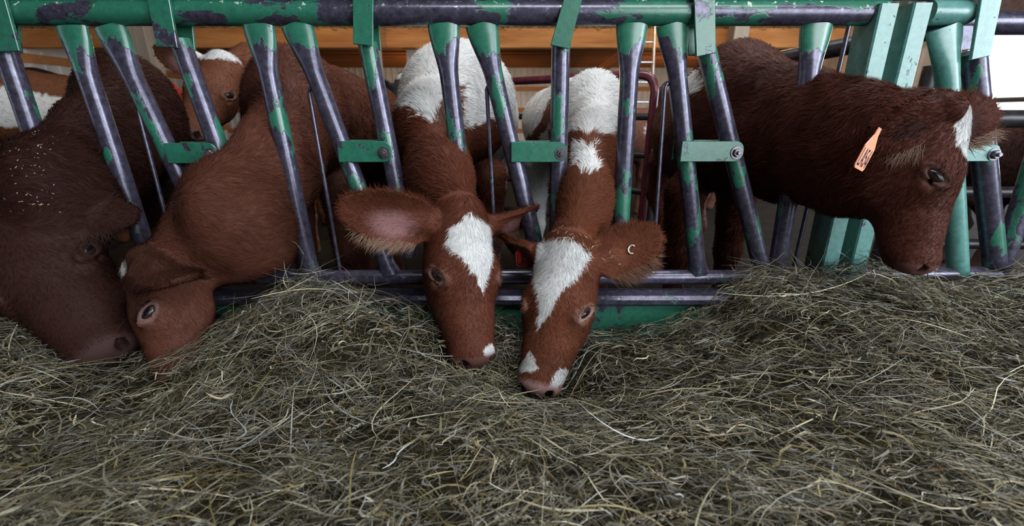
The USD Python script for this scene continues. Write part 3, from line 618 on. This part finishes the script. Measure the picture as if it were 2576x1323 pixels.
        F = np.vstack([q[:, [0, 1, 2]], q[:, [0, 2, 3]]])
        V = self.project(V, 2)
        # finer triangles on the head
        c = V[F].mean(1); ql = self.loc(c); near = (np.abs(ql[:, 0]) < .34) & (ql[:, 1] > -.05) & (ql[:, 1] < 1.12) & (ql[:, 2] > -.5) & (ql[:, 2] < .15)
        if self.h < .0099:
            V, F = split(V, F, near); V = self.project(V, 1)
        return V, F
    def project(self, V, it):
        for _ in range(it):
            d = np.clip(self.sdf(V), -self.h, self.h); V = V - self.grad(V) * d[:, None] * 0.9
        return V
def split(V, F, m):
    """halves every edge of the marked triangles; neighbours are cut to fit"""
    E = np.sort(np.vstack([F[:, [0, 1]], F[:, [1, 2]], F[:, [2, 0]]]), 1); key = E[:, 0].astype(np.int64) * len(V) + E[:, 1]
    u, inv = np.unique(key, return_inverse=True); mk = np.zeros(len(u), bool); mk[inv.reshape(3, -1)[:, m].ravel()] = True
    num = np.full(len(u), -1); num[mk] = len(V) + np.arange(mk.sum()); uu = u[mk]; V2 = np.vstack([V, (V[uu // len(V)] + V[uu % len(V)]) / 2])
    e = num[inv.reshape(3, -1).T]; k = (e >= 0).sum(1); out = [F[k == 0]]
    f, g = F[k == 3], e[k == 3]; out += [np.c_[f[:, 0], g[:, 0], g[:, 2]], np.c_[f[:, 1], g[:, 1], g[:, 0]], np.c_[f[:, 2], g[:, 2], g[:, 1]], g]
    for r in range(3):
        f, g = np.roll(F, -r, 1), np.roll(e, -r, 1)
        s = (k == 1) & (g[:, 0] >= 0); out += [np.c_[f[s, 0], g[s, 0], f[s, 2]], np.c_[g[s, 0], f[s, 1], f[s, 2]]]
        s = (k == 2) & (g[:, 2] < 0); out += [np.c_[f[s, 0], g[s, 0], f[s, 2]], np.c_[g[s, 0], f[s, 1], g[s, 1]], np.c_[g[s, 0], g[s, 1], f[s, 2]]]
    return V2, np.vstack(out)

import shapely
def inside(poly, x, y): return shapely.contains_xy(shapely.Polygon(poly), x, y)
BROWN, WHITE = np.array([0.125, 0.038, 0.021]), np.array([0.80, 0.78, 0.76])
M_skin = coat_material('calf_skin', 0.65, 0.12); M_fur = coat_material('calf_hair', 0.6, 0.12, island=0.26, translucent=0.42)
M_eye = coat_material('calf_eye', 0.16, 0.25)
M_tag = plain('ear_tag_plastic', (0.86, 0.33, 0.20), 0.35, scale=60, var=0.08); M_tagred = plain('red_tag_plastic', (0.62, 0.05, 0.03), 0.4, scale=60, var=0.1)
M_ink = plain('tag_ink', (0.012, 0.012, 0.035), 0.6); M_clip = plain('ear_clip_steel', (0.65, 0.62, 0.52), 0.3, 0.4)

def colour(c, P, spec, jitter=0.0):
    """coat colour at the points P: brown ground with white markings, pale rings round the eyes, bare muzzle and inner ears"""
    q = c.loc(P); hd, tr, es = c.groups(P); n = meshkit.fbm(P * 9, 3, 4)[:, None]; n2 = meshkit.fbm(P * 45, 2, 8)
    col = spec.get('brown', BROWN) * (0.80 + 0.45 * n); wh = np.zeros(len(P), bool)
    wob = (meshkit.noise(P * 60, 3) - .5) * .03
    onhead = hd < tr + 0.01
    for poly in spec.get('face', ()): wh |= onhead & (q[:, 2] > -.33) & inside(poly, q[:, 0] + wob, q[:, 1] + wob)
    if 'white' in spec: wh |= spec['white'](P + wob[:, None]) & ((~onhead) | (q[:, 1] < 0.0))
    col = np.where(wh[:, None], WHITE * (0.93 + 0.1 * n), col)
    a = np.abs(q[:, 0]); ev = np.stack([a, q[:, 1], q[:, 2]], -1) - EYE_C; er = np.sqrt((ev @ EYE_1 / 1.6) ** 2 + (ev @ EYE_2) ** 2 + .3 * (ev @ EYE_N) ** 2)
    ring = onhead & (a > .15); k = np.where(ring, np.clip((.066 * spec.get('ring', 1) - er) / .022, 0, 1), 0)[:, None]
    col = col * (1 - k * .75) + spec.get('eye_ring', np.array([.20, .105, .085])) * k * .75
    mz = np.clip((q[:, 1] - spec.get('nose', .930) - .4 * np.maximum(0, -q[:, 2] - .2)) / .035, 0, 1) * onhead * (q[:, 2] > -.235); mz = mz[:, None]
    col = col * (1 - mz) + spec.get('muzzle', np.array([.15, .062, .050])) * mz
    nd = np.sqrt((a - .082) ** 2 + (q[:, 1] - .985) ** 2 + (q[:, 2] + .125) ** 2); k = np.clip((.036 - nd) / .012, 0, 1)[:, None]
    col = col * (1 - k) + np.array([.03, .012, .012]) * k
    inner = np.zeros(len(P))
    for d in es: col = col * np.where(d < np.minimum(hd, tr), spec.get('ear_tone', 1.0), 1.0)[:, None]
    for e, d in zip(c.ears, es):
        v = P - e[0]; s, y, z = v @ e[1] / e[4], v @ e[3], v @ e[2]; cc = .55 * y * y / e[5] + .05 * e[4] * np.sin(np.clip(s, 0, 1) * 3.1)
        k = (d < .006) * np.clip((z - cc) / .004, 0, 1) * np.clip(1.2 - np.sqrt(((y * np.sign(-e[3][2]) - e[5] * .10) / (e[5] * .26)) ** 2 + ((s - .42) / .26) ** 2), 0, 1); k = np.clip(k * 1.6, 0, 1)
        inner = np.maximum(inner, k)
    col = col * (1 - .65 * inner[:, None]) + spec.get('inner_ear', np.array([.40, .21, .21])) * .65 * inner[:, None]
    return col, wh, hd, tr, es, mz[:, 0], er, inner

def hair(c, spec, V, F, count, seed, length=1.0):
    """the coat: short bent blades lying along the body, shaded with the skin's normal"""
    r = np.random.default_rng(seed)
    ctr = V[F].mean(1); ar = np.linalg.norm(np.cross(V[F[:, 1]] - V[F[:, 0]], V[F[:, 2]] - V[F[:, 0]]), axis=1)
    dist = np.linalg.norm(ctr - EYE, axis=1); w = ar / np.clip(dist, .7, None) ** 1.6 * (ctr[:, 2] > .3)
    fn = np.cross(V[F[:, 1]] - V[F[:, 0]], V[F[:, 2]] - V[F[:, 0]]); fn /= np.maximum(np.linalg.norm(fn, axis=1, keepdims=True), 1e-12)
    ql = c.loc(ctr); w = w * np.where((np.abs(ql[:, 0]) < .9) & (ql[:, 1] > -.3) & (ql[:, 1] < 1.1) & (ql[:, 2] > -.55), 2.0, 1.0)
    w = w * np.where(((EYE - ctr) * fn).sum(1) > -0.35 * dist, 1.0, 0.25)
    f = F[r.choice(len(F), count, p=w / w.sum())]; u = r.random((count, 2)); u = np.where(u.sum(1, keepdims=True) > 1, 1 - u, u)
    P = V[f[:, 0]] + (V[f[:, 1]] - V[f[:, 0]]) * u[:, :1] + (V[f[:, 2]] - V[f[:, 0]]) * u[:, 1:]
    N = c.grad(P); q = c.loc(P); col, wh, hd, tr, es, mz, er, inner = colour(c, P, spec)
    onhead = hd < tr
    ax = nrm(np.asarray(c.body[-1][0]) - np.asarray(c.body[0][0]))
    ch = np.array([c.w((0, .10, -.24))] + [p for p, *_ in c.neck] + [p for p, *_ in c.body]); seg = ch[1:] - ch[:-1]; mid = (ch[1:] + ch[:-1]) / 2
    near = np.argmin(((P[:, None] - mid[None]) ** 2).sum(-1), 1); flow = seg[near] / np.linalg.norm(seg[near], axis=1, keepdims=True) * 0.8 + np.array([0, 0, -0.55])
    hf = (np.stack([np.sign(q[:, 0]) * np.clip(np.abs(q[:, 0]) * 4.0, 0, 1.1), 0.75 - 0.9 * np.clip((q[:, 1] - .62) * 4, 0, 1) * 0.0 + 0 * q[:, 0], -0.35 + 0 * q[:, 0]], -1)) @ c.M
    flow = np.where(onhead[:, None], hf, flow); L = np.where(onhead, .015 + .010 * np.clip(1 - q[:, 1] / .30, 0, 1), .026)
    L = np.where(onhead & (q[:, 1] > .62), .009, L); L = np.where(tr > hd + .0, L, np.where(np.isin(near, range(len(c.neck) + 1)), .028, .018))
    for e, d in zip(c.ears, es):
        on = d < np.minimum(hd, tr) + .002; v = P - e[0]; y = v @ e[3]
        flow = np.where(on[:, None], e[1] * .75 + e[3] * (np.sign(y) * np.clip(np.abs(y) / (e[5] * .3), 0, 1.2))[:, None], flow)
        edge = on & (np.abs(y) > e[5] * .33); L = np.where(on, np.where(edge, .026, .014), L); L = np.where(edge & (e[3][2] * y < 0), .036, L); col = np.where((edge & (e[3][2] * y < 0))[:, None], np.minimum(col * .6 + np.array([.30, .22, .16]) * (spec.get('fringe', 1.3) - 1), .6), col)
    ang = (meshkit.fbm(P * 14, 3, 21) - .5) * np.where(onhead, 1.5, 3.2) * spec.get('curl', 1.0) + r.normal(0, .22, count)
    T = flow - N * (flow * N).sum(1, keepdims=True); T /= np.maximum(np.linalg.norm(T, axis=1, keepdims=True), 1e-9); B = np.cross(N, T)
    T = T * np.cos(ang)[:, None] + B * np.sin(ang)[:, None]; B = np.cross(N, T)
    keep = (er > .045) | (np.abs(q[:, 0]) < .15) | ~onhead; keep &= (mz < .5) & ((inner < .6) | (r.random(count) < spec.get('inner_hair', .3)))
    L = L * length * r.uniform(.65, 1.25, count) * spec.get('long', 1.0); lift = r.uniform(.10, .45, count) * np.where(onhead, .8, 1.15)
    clump = meshkit.noise(P * 55, 5) - .5
    bnd = (clump * .9 + r.normal(0, .18, count)); wdt = np.where(onhead, .00042, .00058) * r.uniform(.8, 1.3, count) * np.clip(np.linalg.norm(P - EYE, axis=1), .8, 2.2)
    A0, A1 = P - N * .0015, P + (T * .5 + N * (lift * .42)[:, None] + B * (bnd * .12)[:, None]) * L[:, None]
    A2 = P + (T + N * (lift * .55)[:, None] + B * (bnd * .45)[:, None]) * L[:, None]
    V2 = np.stack([A0 - B * wdt[:, None], A0 + B * wdt[:, None], A1 - B * wdt[:, None] * .8, A1 + B * wdt[:, None] * .8, A2], 1)[keep]; n = len(V2); b = np.arange(n)[:, None] * 5
    F2 = np.vstack([b + [0, 3, 1], b + [0, 2, 3], b + [2, 4, 3]])
    nn = N + .20 * r.normal(0, 1, (count, 3)) + T * .20; LV, LF, LN = [], [], []
    for sd in (1, -1):                                            # lashes along the upper lids
        mr = np.array([sd, 1, 1.0]); e, s1, s2 = (EYE_N * mr) @ c.M, (EYE_1 * mr) @ c.M, (EYE_2 * mr) @ c.M; cen = c.w(EYE_C * mr)
        for th in np.linspace(.35, 2.8, 26):
            b0 = cen + (s1 * math.cos(th) * .070 + s2 * math.sin(th) * .040 + e * .012) * c.L; dr = nrm(e * .9 + s2 * .25 * math.sin(th) + s1 * .5 * math.cos(th)); ll = c.L * r.uniform(.035, .055)
            LF.append(np.array([[0, 1, 2], [2, 1, 3], [2, 3, 4]]) + 5 * len(LV)); mdl = b0 + dr * ll * .5; tp = b0 + dr * ll - s2 * ll * .25
            LV.append(np.stack([b0 - s1 * .0006, b0 + s1 * .0006, mdl - s1 * .0005, mdl + s1 * .0005, tp])); LN.append(np.tile(e, (5, 1)))
    nn /= np.linalg.norm(nn, axis=1, keepdims=True)
    V2 = np.vstack([V2.reshape(-1, 3), *LV]); F2 = np.vstack([F2, np.vstack(LF) + 5 * n])
    return V2, F2, np.vstack([np.repeat(nn[keep], 5, 0), *LN]), np.vstack([np.repeat(np.minimum(col[keep] * 1.4, .96), 5, 0), np.tile([.05, .025, .018], (5 * len(LV), 1))])

def eyeball(c, side, spec):
    s = trimesh.creation.icosphere(4, 1.0); v = np.array(s.vertices); mr = np.array([side, 1, 1.0]); ax = (EYE_N * mr) @ c.M; cen = c.w(EYE_C * mr) - ax * .020 * c.L
    d = v @ ax; hor, ver = (EYE_1 * mr) @ c.M, (EYE_2 * mr) @ c.M; R = np.array([.070, .036, .045]) * c.L; k = np.sqrt((v @ hor / .80) ** 2 + (v @ ver / .99) ** 2)
    col = np.where((k < 1)[:, None] & (d > 0)[:, None], np.array([.022, .012, .010]), spec.get('sclera', np.array([.20, .15, .14])))
    col = np.where(((np.sqrt((v @ hor / .5) ** 2 + (v @ ver / .26) ** 2) < 1) & (d > 0))[:, None], np.array([.004, .004, .008]), col)
    return (cen + (v @ hor)[:, None] * hor * R[0] + (v @ ver)[:, None] * ver * R[1] + d[:, None] * ax * R[2], s.faces), col

def ear_tag(t, pos, down, face, size, text, m, label, mirror=1):
    """a plastic tag hanging from the ear: narrow neck widening to a panel with ink characters"""
    dn = nrm(down); f = nrm(np.asarray(face, float) - dn * (np.asarray(face, float) @ dn)); rt = np.cross(dn, f) * -1.0
    w, hgt = size; out = [(-.14, 0), (.14, 0), (.18, .18), (.5, .46), (.5, .94), (.42, 1), (-.42, 1), (-.5, .94), (-.5, .46), (-.18, .18)]
    P = np.array([np.asarray(pos) + rt * x * w + dn * y * hgt + f * z for x, y in out for z in (-.0011, .0011)])
    tg = obj('ear_tag', hull_extrude(out, pos, rt * w, dn * hgt, f, .0012), m, t, smooth=False, label=label)
    tm = meshkit.text_mesh(text, hgt * .30, 0.0006); v = np.array(tm.vertices); v[:, 0] -= v[:, 0].mean() if False else (v[:, 0].min() + v[:, 0].max()) / 2
    sx = 0.84 * w / (v[:, 0].max() - v[:, 0].min()); sy = 0.42 * hgt / (v[:, 1].max() - v[:, 1].min()); y0 = v[:, 1].min()
    W_ = np.asarray(pos) + v[:, :1] * sx * rt - (v[:, 1:2] - y0) * sy * dn + dn * hgt * .93 + f * (v[:, 2:3] + .0012)
    obj('tag_lettering', (W_, tm.faces), M_ink, tg, smooth=False)
def hull_extrude(out, pos, X, Y, f, t):
    tm = trimesh.creation.extrude_polygon(shapely.Polygon(out), 1.0, engine='earcut'); v = np.array(tm.vertices)
    return np.asarray(pos) + v[:, :1] * X + v[:, 1:2] * Y + (v[:, 2:3] - .5) * 2 * t * f, np.array(tm.faces)

CALVES = {}
def make_calf(key, label, c, spec, hairs, seed, eyes=(1, -1)):
    t = thing('calf', label, 'calf', (float(c.body[0][0][0]), float(c.body[0][0][1]), 0))
    V, F = c.mesh(); N = c.grad(V); col = colour(c, V, spec)[0]
    obj('body', (V, F), M_skin, t, color=col * np.where(np.ones((1, 3)) * (hairs > 2000), 0.66, 1.0), normals=N)
    if hairs:
        v, f, n, k = hair(c, spec, V, F, hairs, seed, spec.get('hairlen', 1.0)); obj('coat', (v, f), M_fur, t, color=k, normals=n)
    for s in eyes:
        m, k = eyeball(c, s, spec); obj('eye', m, M_eye, t, color=k, smooth=True)
    CALVES[key] = (c, t, V, F)
    return t
def legset(fx, fy, rx, ry, side, zs, zr, w=.12, kn=.04):
    """four legs under the shoulder point and the rump point; side = across direction"""
    s = np.array([*side, 0.0]); out = []
    for sg in (1, -1):
        a = np.array([fx, fy, 0]) + s * w * sg; out.append([(a + [0, 0, zs], .075), (a + [0, 0, zs * .62], .048), (a + [0, 0, zs * .40], .036), (a + [0, 0, .10], .027), (a + [0, 0, .03], .036)])
        fwd = np.array([-s[1], s[0], 0]); b = np.array([rx, ry, 0]) + s * w * sg
        out.append([(b + [0, 0, zr], .11), (b + fwd * .06 + [0, 0, zr * .72], .075), (b - fwd * .06 + [0, 0, zr * .42], .040), (b - fwd * .03 + [0, 0, .12], .028), (b + [0, 0, .03], .036)])
    return out

def W3(*a): return at(*a)
def shift(p, dx=0, dy=0, dz=0): return np.asarray(p) + [dx, dy, dz]

# A: centre-left calf, white blaze, white shoulders
bA = [(at(1150, 262, 1.86), .215, .215), (at(1172, 300, 2.35), .25, .26), (at(1190, 275, 2.85), .20, .22)]
cA = Calf(at(1178, 508, 1.17), at(1219, 916, .965), (0.50, -0.74, 0.45),
          [(at(1105, 452, 1.34), .083, .12), (at(1085, 335, 1.54), .105, .15)], bA, legset(bA[0][0][0], 1.90, bA[2][0][0], 2.85, (1, 0), .70, .72),
          [(1, (.95, -.14, .05), (.05, .62, .70), .56, .35), (-1, (.92, -.32, .0), (.1, .75, .3), .44, .27)])
def whiteA(P):
    x, y, z = P.T; zb = np.where(x < -.305, .985, np.where(x < -.222, .945, np.where(x < -.165, 1.03, .925)))
    return ((y > 1.33) & (z > zb + .015 * np.sin(x * 60))) | (y > 2.0)
make_calf('A', 'red-brown calf with white shoulders and white blaze, left of the two centre heads', cA, dict(white=whiteA, fringe=1.8, face=[[(.011,.061),(-.065,.093),(-.15,.125),(-.17,.20),(-.15,.30),(-.137,.359),(-.089,.463),(-.042,.579),(-.011,.5),(.021,.44),(.078,.377),(.125,.314),(.164,.263),(.135,.218),(.131,.156),(.087,.141),(.049,.113)], [(-.035,.896),(-.082,.881),(-.11,.90),(-.11,.95),(-.042,.96),(-.011,.929)]]), 78000, 101)

# B: centre-right calf, big white blaze, red tag
bB = [(at(1490, 305, 1.86), .125, .175), (at(1440, 320, 2.30), .19, .21), (at(1392, 310, 2.78), .19, .20)]
cB = Calf(at(1420, 596, 1.12), at(1331, 988, .93), (-0.38, -0.77, 0.50),
          [(at(1474, 505, 1.30), .062, .10), (at(1489, 390, 1.54), .072, .125)], bB, legset(bB[0][0][0], 1.90, bB[2][0][0], 2.78, (1, .1), .66, .68, .09),
          [(1, (.85, -.25, -.3), (.1, .8, .3), .40, .27), (-1, (.84, -.56, .05), (-.15, .15, -.95), .44, .36)])
def whiteB(P):
    x, y, z = P.T; top = (y > 1.36) & (z > .895 + .25 * np.maximum(0, np.abs(x - .25) - .03) * (y < 1.6))
    crest = (y > 1.2) & (y < 1.6) & (np.abs(x - .222) < .034 - .25 * np.abs(z - .83)) & (z > .800) & (z < .868)
    stripe = (y > 1.9) & (np.abs(x - .21 + (1.047 - z) * .467) < .020)
    return (top | crest | (y > 2.05)) & ~stripe
make_calf('B', 'calf with broad white blaze and pink nose, right of the two centre heads', cB, dict(white=whiteB, face=[[(.12,.0),(.054,.002),(-.055,.004),(-.12,.034),(-.182,.065),(-.165,.146),(-.117,.252),(-.068,.345),(-.048,.426),(-.001,.523),(.044,.624),(.07,.573),(.052,.495),(.091,.399),(.16,.293),(.20,.20),(.19,.103)], [(.066,.744),(.015,.80),(-.009,.856),(.045,.882),(.12,.90),(.16,.86),(.104,.82)], [(-.104,.881),(-.141,.797),(-.17,.85),(-.143,.93),(-.094,.944)]], nose=.912, muzzle=np.array([.52, .30, .285]), brown=np.array([.150, .048, .024]), eye_ring=np.array([.40, .24, .20])), 76000, 102)

# C: right-hand calf in profile
bC = [(at(1835, 300, 1.68), .165, .245), (at(1775, 330, 2.2), .23, .26), (at(1735, 310, 2.72), .21, .23)]
cC = Calf(at(2445, 260, 1.07), at(2380, 690, .965), (.66, -.74, .1),
          [(at(2135, 375, 1.19), .090, .165), (at(1985, 345, 1.40), .10, .185)], bC, legset(bC[0][0][0], 1.74, bC[2][0][0], 2.72, (.95, .2), .66, .68),
          [(1, (.42, .50, -.85), (.80, .45, .30), .32, .29), (-1, (.30, -.42, .70), (-.9, .3, .2), .30, .32)])
make_calf('C', 'dark red-brown calf with orange ear tag, head in profile at the right of the fence', cC, dict(brown=np.array([.085, .024, .015]), inner_ear=np.array([.025, .010, .009]), inner_hair=.8, white=lambda P: np.linalg.norm((P - [.632, 1.66, 1.07]) / [.022, .15, .05], axis=1) < 1, eye_ring=np.array([.085, .042, .034]), fringe=1.6, face=[[(-.06,.10),(.06,.03),(.16,.04),(.19,.11),(.15,.19),(.10,.29),(.0,.32),(-.06,.22)]]), 78000, 103)

# D: second calf from the left, head down in the hay
bD = [(at(752, 290, 1.74), .165, .225), (at(835, 320, 2.15), .22, .25), (at(930, 310, 2.58), .20, .22)]
cD = Calf(at(305, 668, 1.09), at(380, 1030, .89), (-.78, -.62, .06),
          [(at(598, 562, 1.20), .085, .168), (at(708, 408, 1.42), .092, .150)], bD, legset(bD[0][0][0], 1.80, bD[2][0][0], 2.58, (.9, -.3), .66, .68),
          [(1, (.80, .05, -.6), (.3, .6, .5), .42, .29), (-1, (.74, .80, -.42), (-.75, .35, .1), .40, .38)])
make_calf('D', 'brown calf with pale-ringed eye burying its muzzle in the hay, second from the left', cD, dict(brown=np.array([.115, .040, .025]), ear_tone=.5, fringe=1.0, face=[[(-.18,.06),(-.10,.03),(.02,.03),(.08,.06),(0,.10),(-.14,.11)]], white=lambda P: np.linalg.norm((P - at(888, 312, 2.02)) / (.05, .3, .04), axis=1) < 1, ring=.97, eye_ring=np.array([.24, .14, .125]), sclera=np.array([.42, .33, .34])), 66000, 104)

# E: leftmost dark calf
bE = [(at(335, 300, 1.80), .155, .23), (at(352, 320, 2.25), .18, .25), (at(362, 310, 2.68), .17, .22)]
cE = Calf(at(-55, 510, 1.13), at(226, 890, .93), (.25, -.72, .60),
          [(at(148, 490, 1.22), .096, .15), (at(264, 392, 1.48), .095, .175)], bE, legset(bE[0][0][0], 1.86, bE[2][0][0], 2.68, (.95, -.2), .66, .68),
          [(1, (.8, .0, -.4), (.3, .6, .5), .42, .28), (-1, (.78, .82, .06), (.0, -.2, -1.0), .50, .26, (.14, .12, -.02))])
make_calf('E', 'very dark brown calf at the left edge, nose lowered to the hay', cE, dict(brown=np.array([.040, .0145, .011]), fringe=1.1, eye_ring=np.array([.10, .06, .055]), muzzle=np.array([.07, .035, .032]), ring=.6), 56000, 105)
# ------------------------------------------------------------------ the other animals in the pen
def small(key, label, head, neck, body, side, spec, hairs, seed, ears=None, zs=.66, h=.018, eyes=(1, -1), w=.11):
    B = [(np.asarray(p), a, b) for p, a, b in body]
    c = Calf(*head, [(np.asarray(p), a, b) for p, a, b in neck], B, legset(B[0][0][0], B[0][0][1], B[-1][0][0], B[-1][0][1], side, zs, zs, w), ears or [(1, (.95, -.1, -.1), (.05, .8, .5), .46, .29), (-1, (.95, -.1, -.1), (.05, .8, .5), .46, .29)], h=h)
    make_calf(key, label, c, spec, hairs, seed, eyes); return c
# F: calf looking over the backs
cF = small('F', 'calf with white poll and red ear tag looking over the backs of the others', (at(556, 128, 2.42), at(458, 322, 2.12), (.22, -.80, .40)),
      [(at(640, 190, 2.75), .11, .16)], [(at(700, 215, 3.05), .17, .22), (at(760, 240, 3.5), .21, .24), (at(800, 240, 3.9), .19, .21)], (.9, -.3),
      dict(brown=np.array([.16, .058, .030]), face=[[(-.2, -.2), (.35, -.2), (.35, .10), (.08, .14), (-.12, .05)]], muzzle=np.array([.30, .17, .15])), 14000, 201, h=.010,
      ears=[(1, (.96, -.05, -.15), (.05, .8, .5), .50, .32), (-1, (.95, -.1, -.2), (.05, .8, .5), .46, .29)])
small('G', 'brown and white calf standing at the far left behind the fence', (at(-330, 330, 2.45), at(-430, 470, 2.3), (-.8, -.4, .3)), [(at(-170, 280, 2.65), .11, .16)],
      [(at(-40, 268, 2.75), .17, .21), (at(70, 272, 2.95), .20, .215), (at(170, 262, 3.2), .18, .19)], (.1, 1),
      dict(brown=np.array([.17, .062, .030]), white=lambda P: np.linalg.norm((P - at(34, 268, 2.74)) / (.155, .5, .105), axis=1) < 1 + .5 * (meshkit.noise(P * 14, 2) - .5)), 9000, 202)
small('H', 'dark-backed calf, only its black back showing behind the brown and white one', (at(-190, 300, 3.75), at(-260, 380, 3.6), (-.8, -.4, .3)), [(at(-80, 262, 3.85), .10, .15)],
      [(at(10, 240, 3.95), .15, .20), (at(100, 238, 4.05), .17, .20), (at(190, 248, 4.2), .16, .18)], (.1, 1), dict(brown=np.array([.012, .011, .013])), 3000, 203)
small('I', 'black calf with a grizzled ear, peeping out left of the white-shouldered calf', (at(1012, 205, 3.25), at(985, 305, 3.02), (.1, -.8, .4)), [(at(1030, 235, 3.5), .10, .15)],
      [(at(1040, 262, 3.75), .15, .20), (at(1050, 270, 4.15), .18, .22), (at(1055, 265, 4.5), .16, .19)], (1, 0),
      dict(brown=np.array([.022, .021, .026]), white=lambda P: (np.abs(P[:, 2] - at(1000, 180, 3.1)[2]) < .02)), 6000, 204, ears=[(1, (.90, -.35, -.2), (.05, .8, .5), .50, .34), (-1, (.95, -.2, -.2), (.05, .8, .5), .5, .32)])
small('J', 'pinkish brown calf behind the maroon gate, between the steel bars', (at(1505, 285, 4.1), at(1470, 390, 3.95), (-.7, -.6, .2)), [(at(1560, 320, 4.2), .13, .17)],
      [(at(1625, 345, 4.25), .19, .245), (at(1720, 350, 4.45), .22, .27), (at(1800, 345, 4.7), .20, .235)], (.1, 1),
      dict(brown=np.array([.20, .085, .060]), white=lambda P: np.linalg.norm((P - at(1634, 325, 4.05)) / (.035, .4, .06), axis=1) < 1), 5000, 205)
small('K', 'dark brown calf in the next pen at the right edge, behind the heavy pipe rail', (at(3010, 420, 2.2), at(3090, 590, 2.1), (.7, -.6, .2)), [(at(2850, 370, 2.3), .11, .16)],
      [(at(2700, 365, 2.35), .17, .22), (at(2610, 392, 2.5), .21, .245), (at(2500, 390, 2.72), .19, .21)], (.1, 1),
      dict(brown=np.array([.055, .026, .022])), 9000, 206)

# ------------------------------------------------------------------ ear tags, clip and straw on the coats
def eartip(c, k, s): e = c.ears[k]; return e[0] + e[1] * e[4] * s, e
def trace(c, px, py):
    d = nrm(at(px, py, 1.0) - EYE); t = .5
    for _ in range(120):
        s = c.sdf((EYE + d * t)[None])[0]; t += s * .7
        if s < .0008 or t > 2.2: break
    return EYE + d * t
p, e = eartip(cC, 0, .80); tC = CALVES['C'][1]
p = at(2214, 322, p[1] - .025)
ear_tag(tC, p, (-.33, -.05, -1), (.40, -.92, -.1), (.044, .098), 'LA54', M_tag, 'orange plastic ear tag with dark blue characters')
p, e = eartip(cB, 0, .62); tB = CALVES['B'][1]
ear_tag(tB, at(1318, 606, p[1] - .028), (.10, 0, -1), (-.25, -.95, 0), (.060, .080), 'LA60', M_tagred, 'red ear tag with black characters')
p, e = eartip(cF, 0, .55); tF = CALVES['F'][1]
ear_tag(tF, at(432, 208, p[1] - .035), (.30, 0, -1), (.3, -.95, 0), (.060, .115), 'LA5', M_tagred, 'red ear tag with thick black characters')
q = trace(cB, 1590, 628); n_ = cB.grad(q[None])[0]; a_ = nrm(np.cross(n_, (0, 0, 1))); b_ = np.cross(n_, a_)
ring = [q + n_ * .003 + a_ * .009 * math.cos(t) + b_ * .011 * math.sin(t) for t in np.linspace(-2.2, 2.2, 18)]
obj('ear_clip', sweep(ring, .0022, 8), M_clip, tB, label='small metal clip through the ear')
def scraps(c, pts, seed, label, spread=(14, 8), n=26, size=(.004, .014)):
    r = np.random.default_rng(seed); V, F, C, k = [], [], [], 0
    for i in range(n):
        b = pts[r.integers(len(pts))]; px, py = b[0] + r.normal(0, spread[0]), b[1] + r.normal(0, spread[1]); q = trace(c, px, py)
        if abs(c.sdf(q[None])[0]) > .004: continue
        nn = c.grad(q[None])[0]; d = nrm(np.cross(nn, r.normal(0, 1, 3))); s = np.cross(nn, d); L, w = r.uniform(*size), r.uniform(.0005, .0010)
        t = np.linspace(-.5, .5, 4); bb = r.normal(0, .6); P = q + nn * .012 + d * (t * L)[:, None] + s * (bb * t * t * L)[:, None] + nn * (t * L * .3)[:, None]
        V += [np.stack([P - s * w, P + s * w], 1).reshape(-1, 3)]; F += [np.array([[2 * j, 2 * j + 1, 2 * j + 3] for j in range(3)] + [[2 * j, 2 * j + 3, 2 * j + 2] for j in range(3)]) + k]; k += 8
        C += [np.tile(PAL[[0, 6, 10][r.integers(3)]] * 1.2, (8, 1))]
    obj('straw_scraps', (np.vstack(V), np.vstack(F)), M_hay, smooth=False, color=np.vstack(C), label=label, category='straw', kind='stuff')
scraps(cB, [(1412, 588), (1450, 605), (1490, 630), (1530, 645)], 5, 'bits of straw caught on the poll of the calf with the red ear tag')
scraps(cE, [(130, 345), (90, 395), (60, 440), (110, 500), (70, 505)], 6, 'straw chaff scattered on the dark neck of the leftmost calf', (30, 18), 70, (.0015, .006))
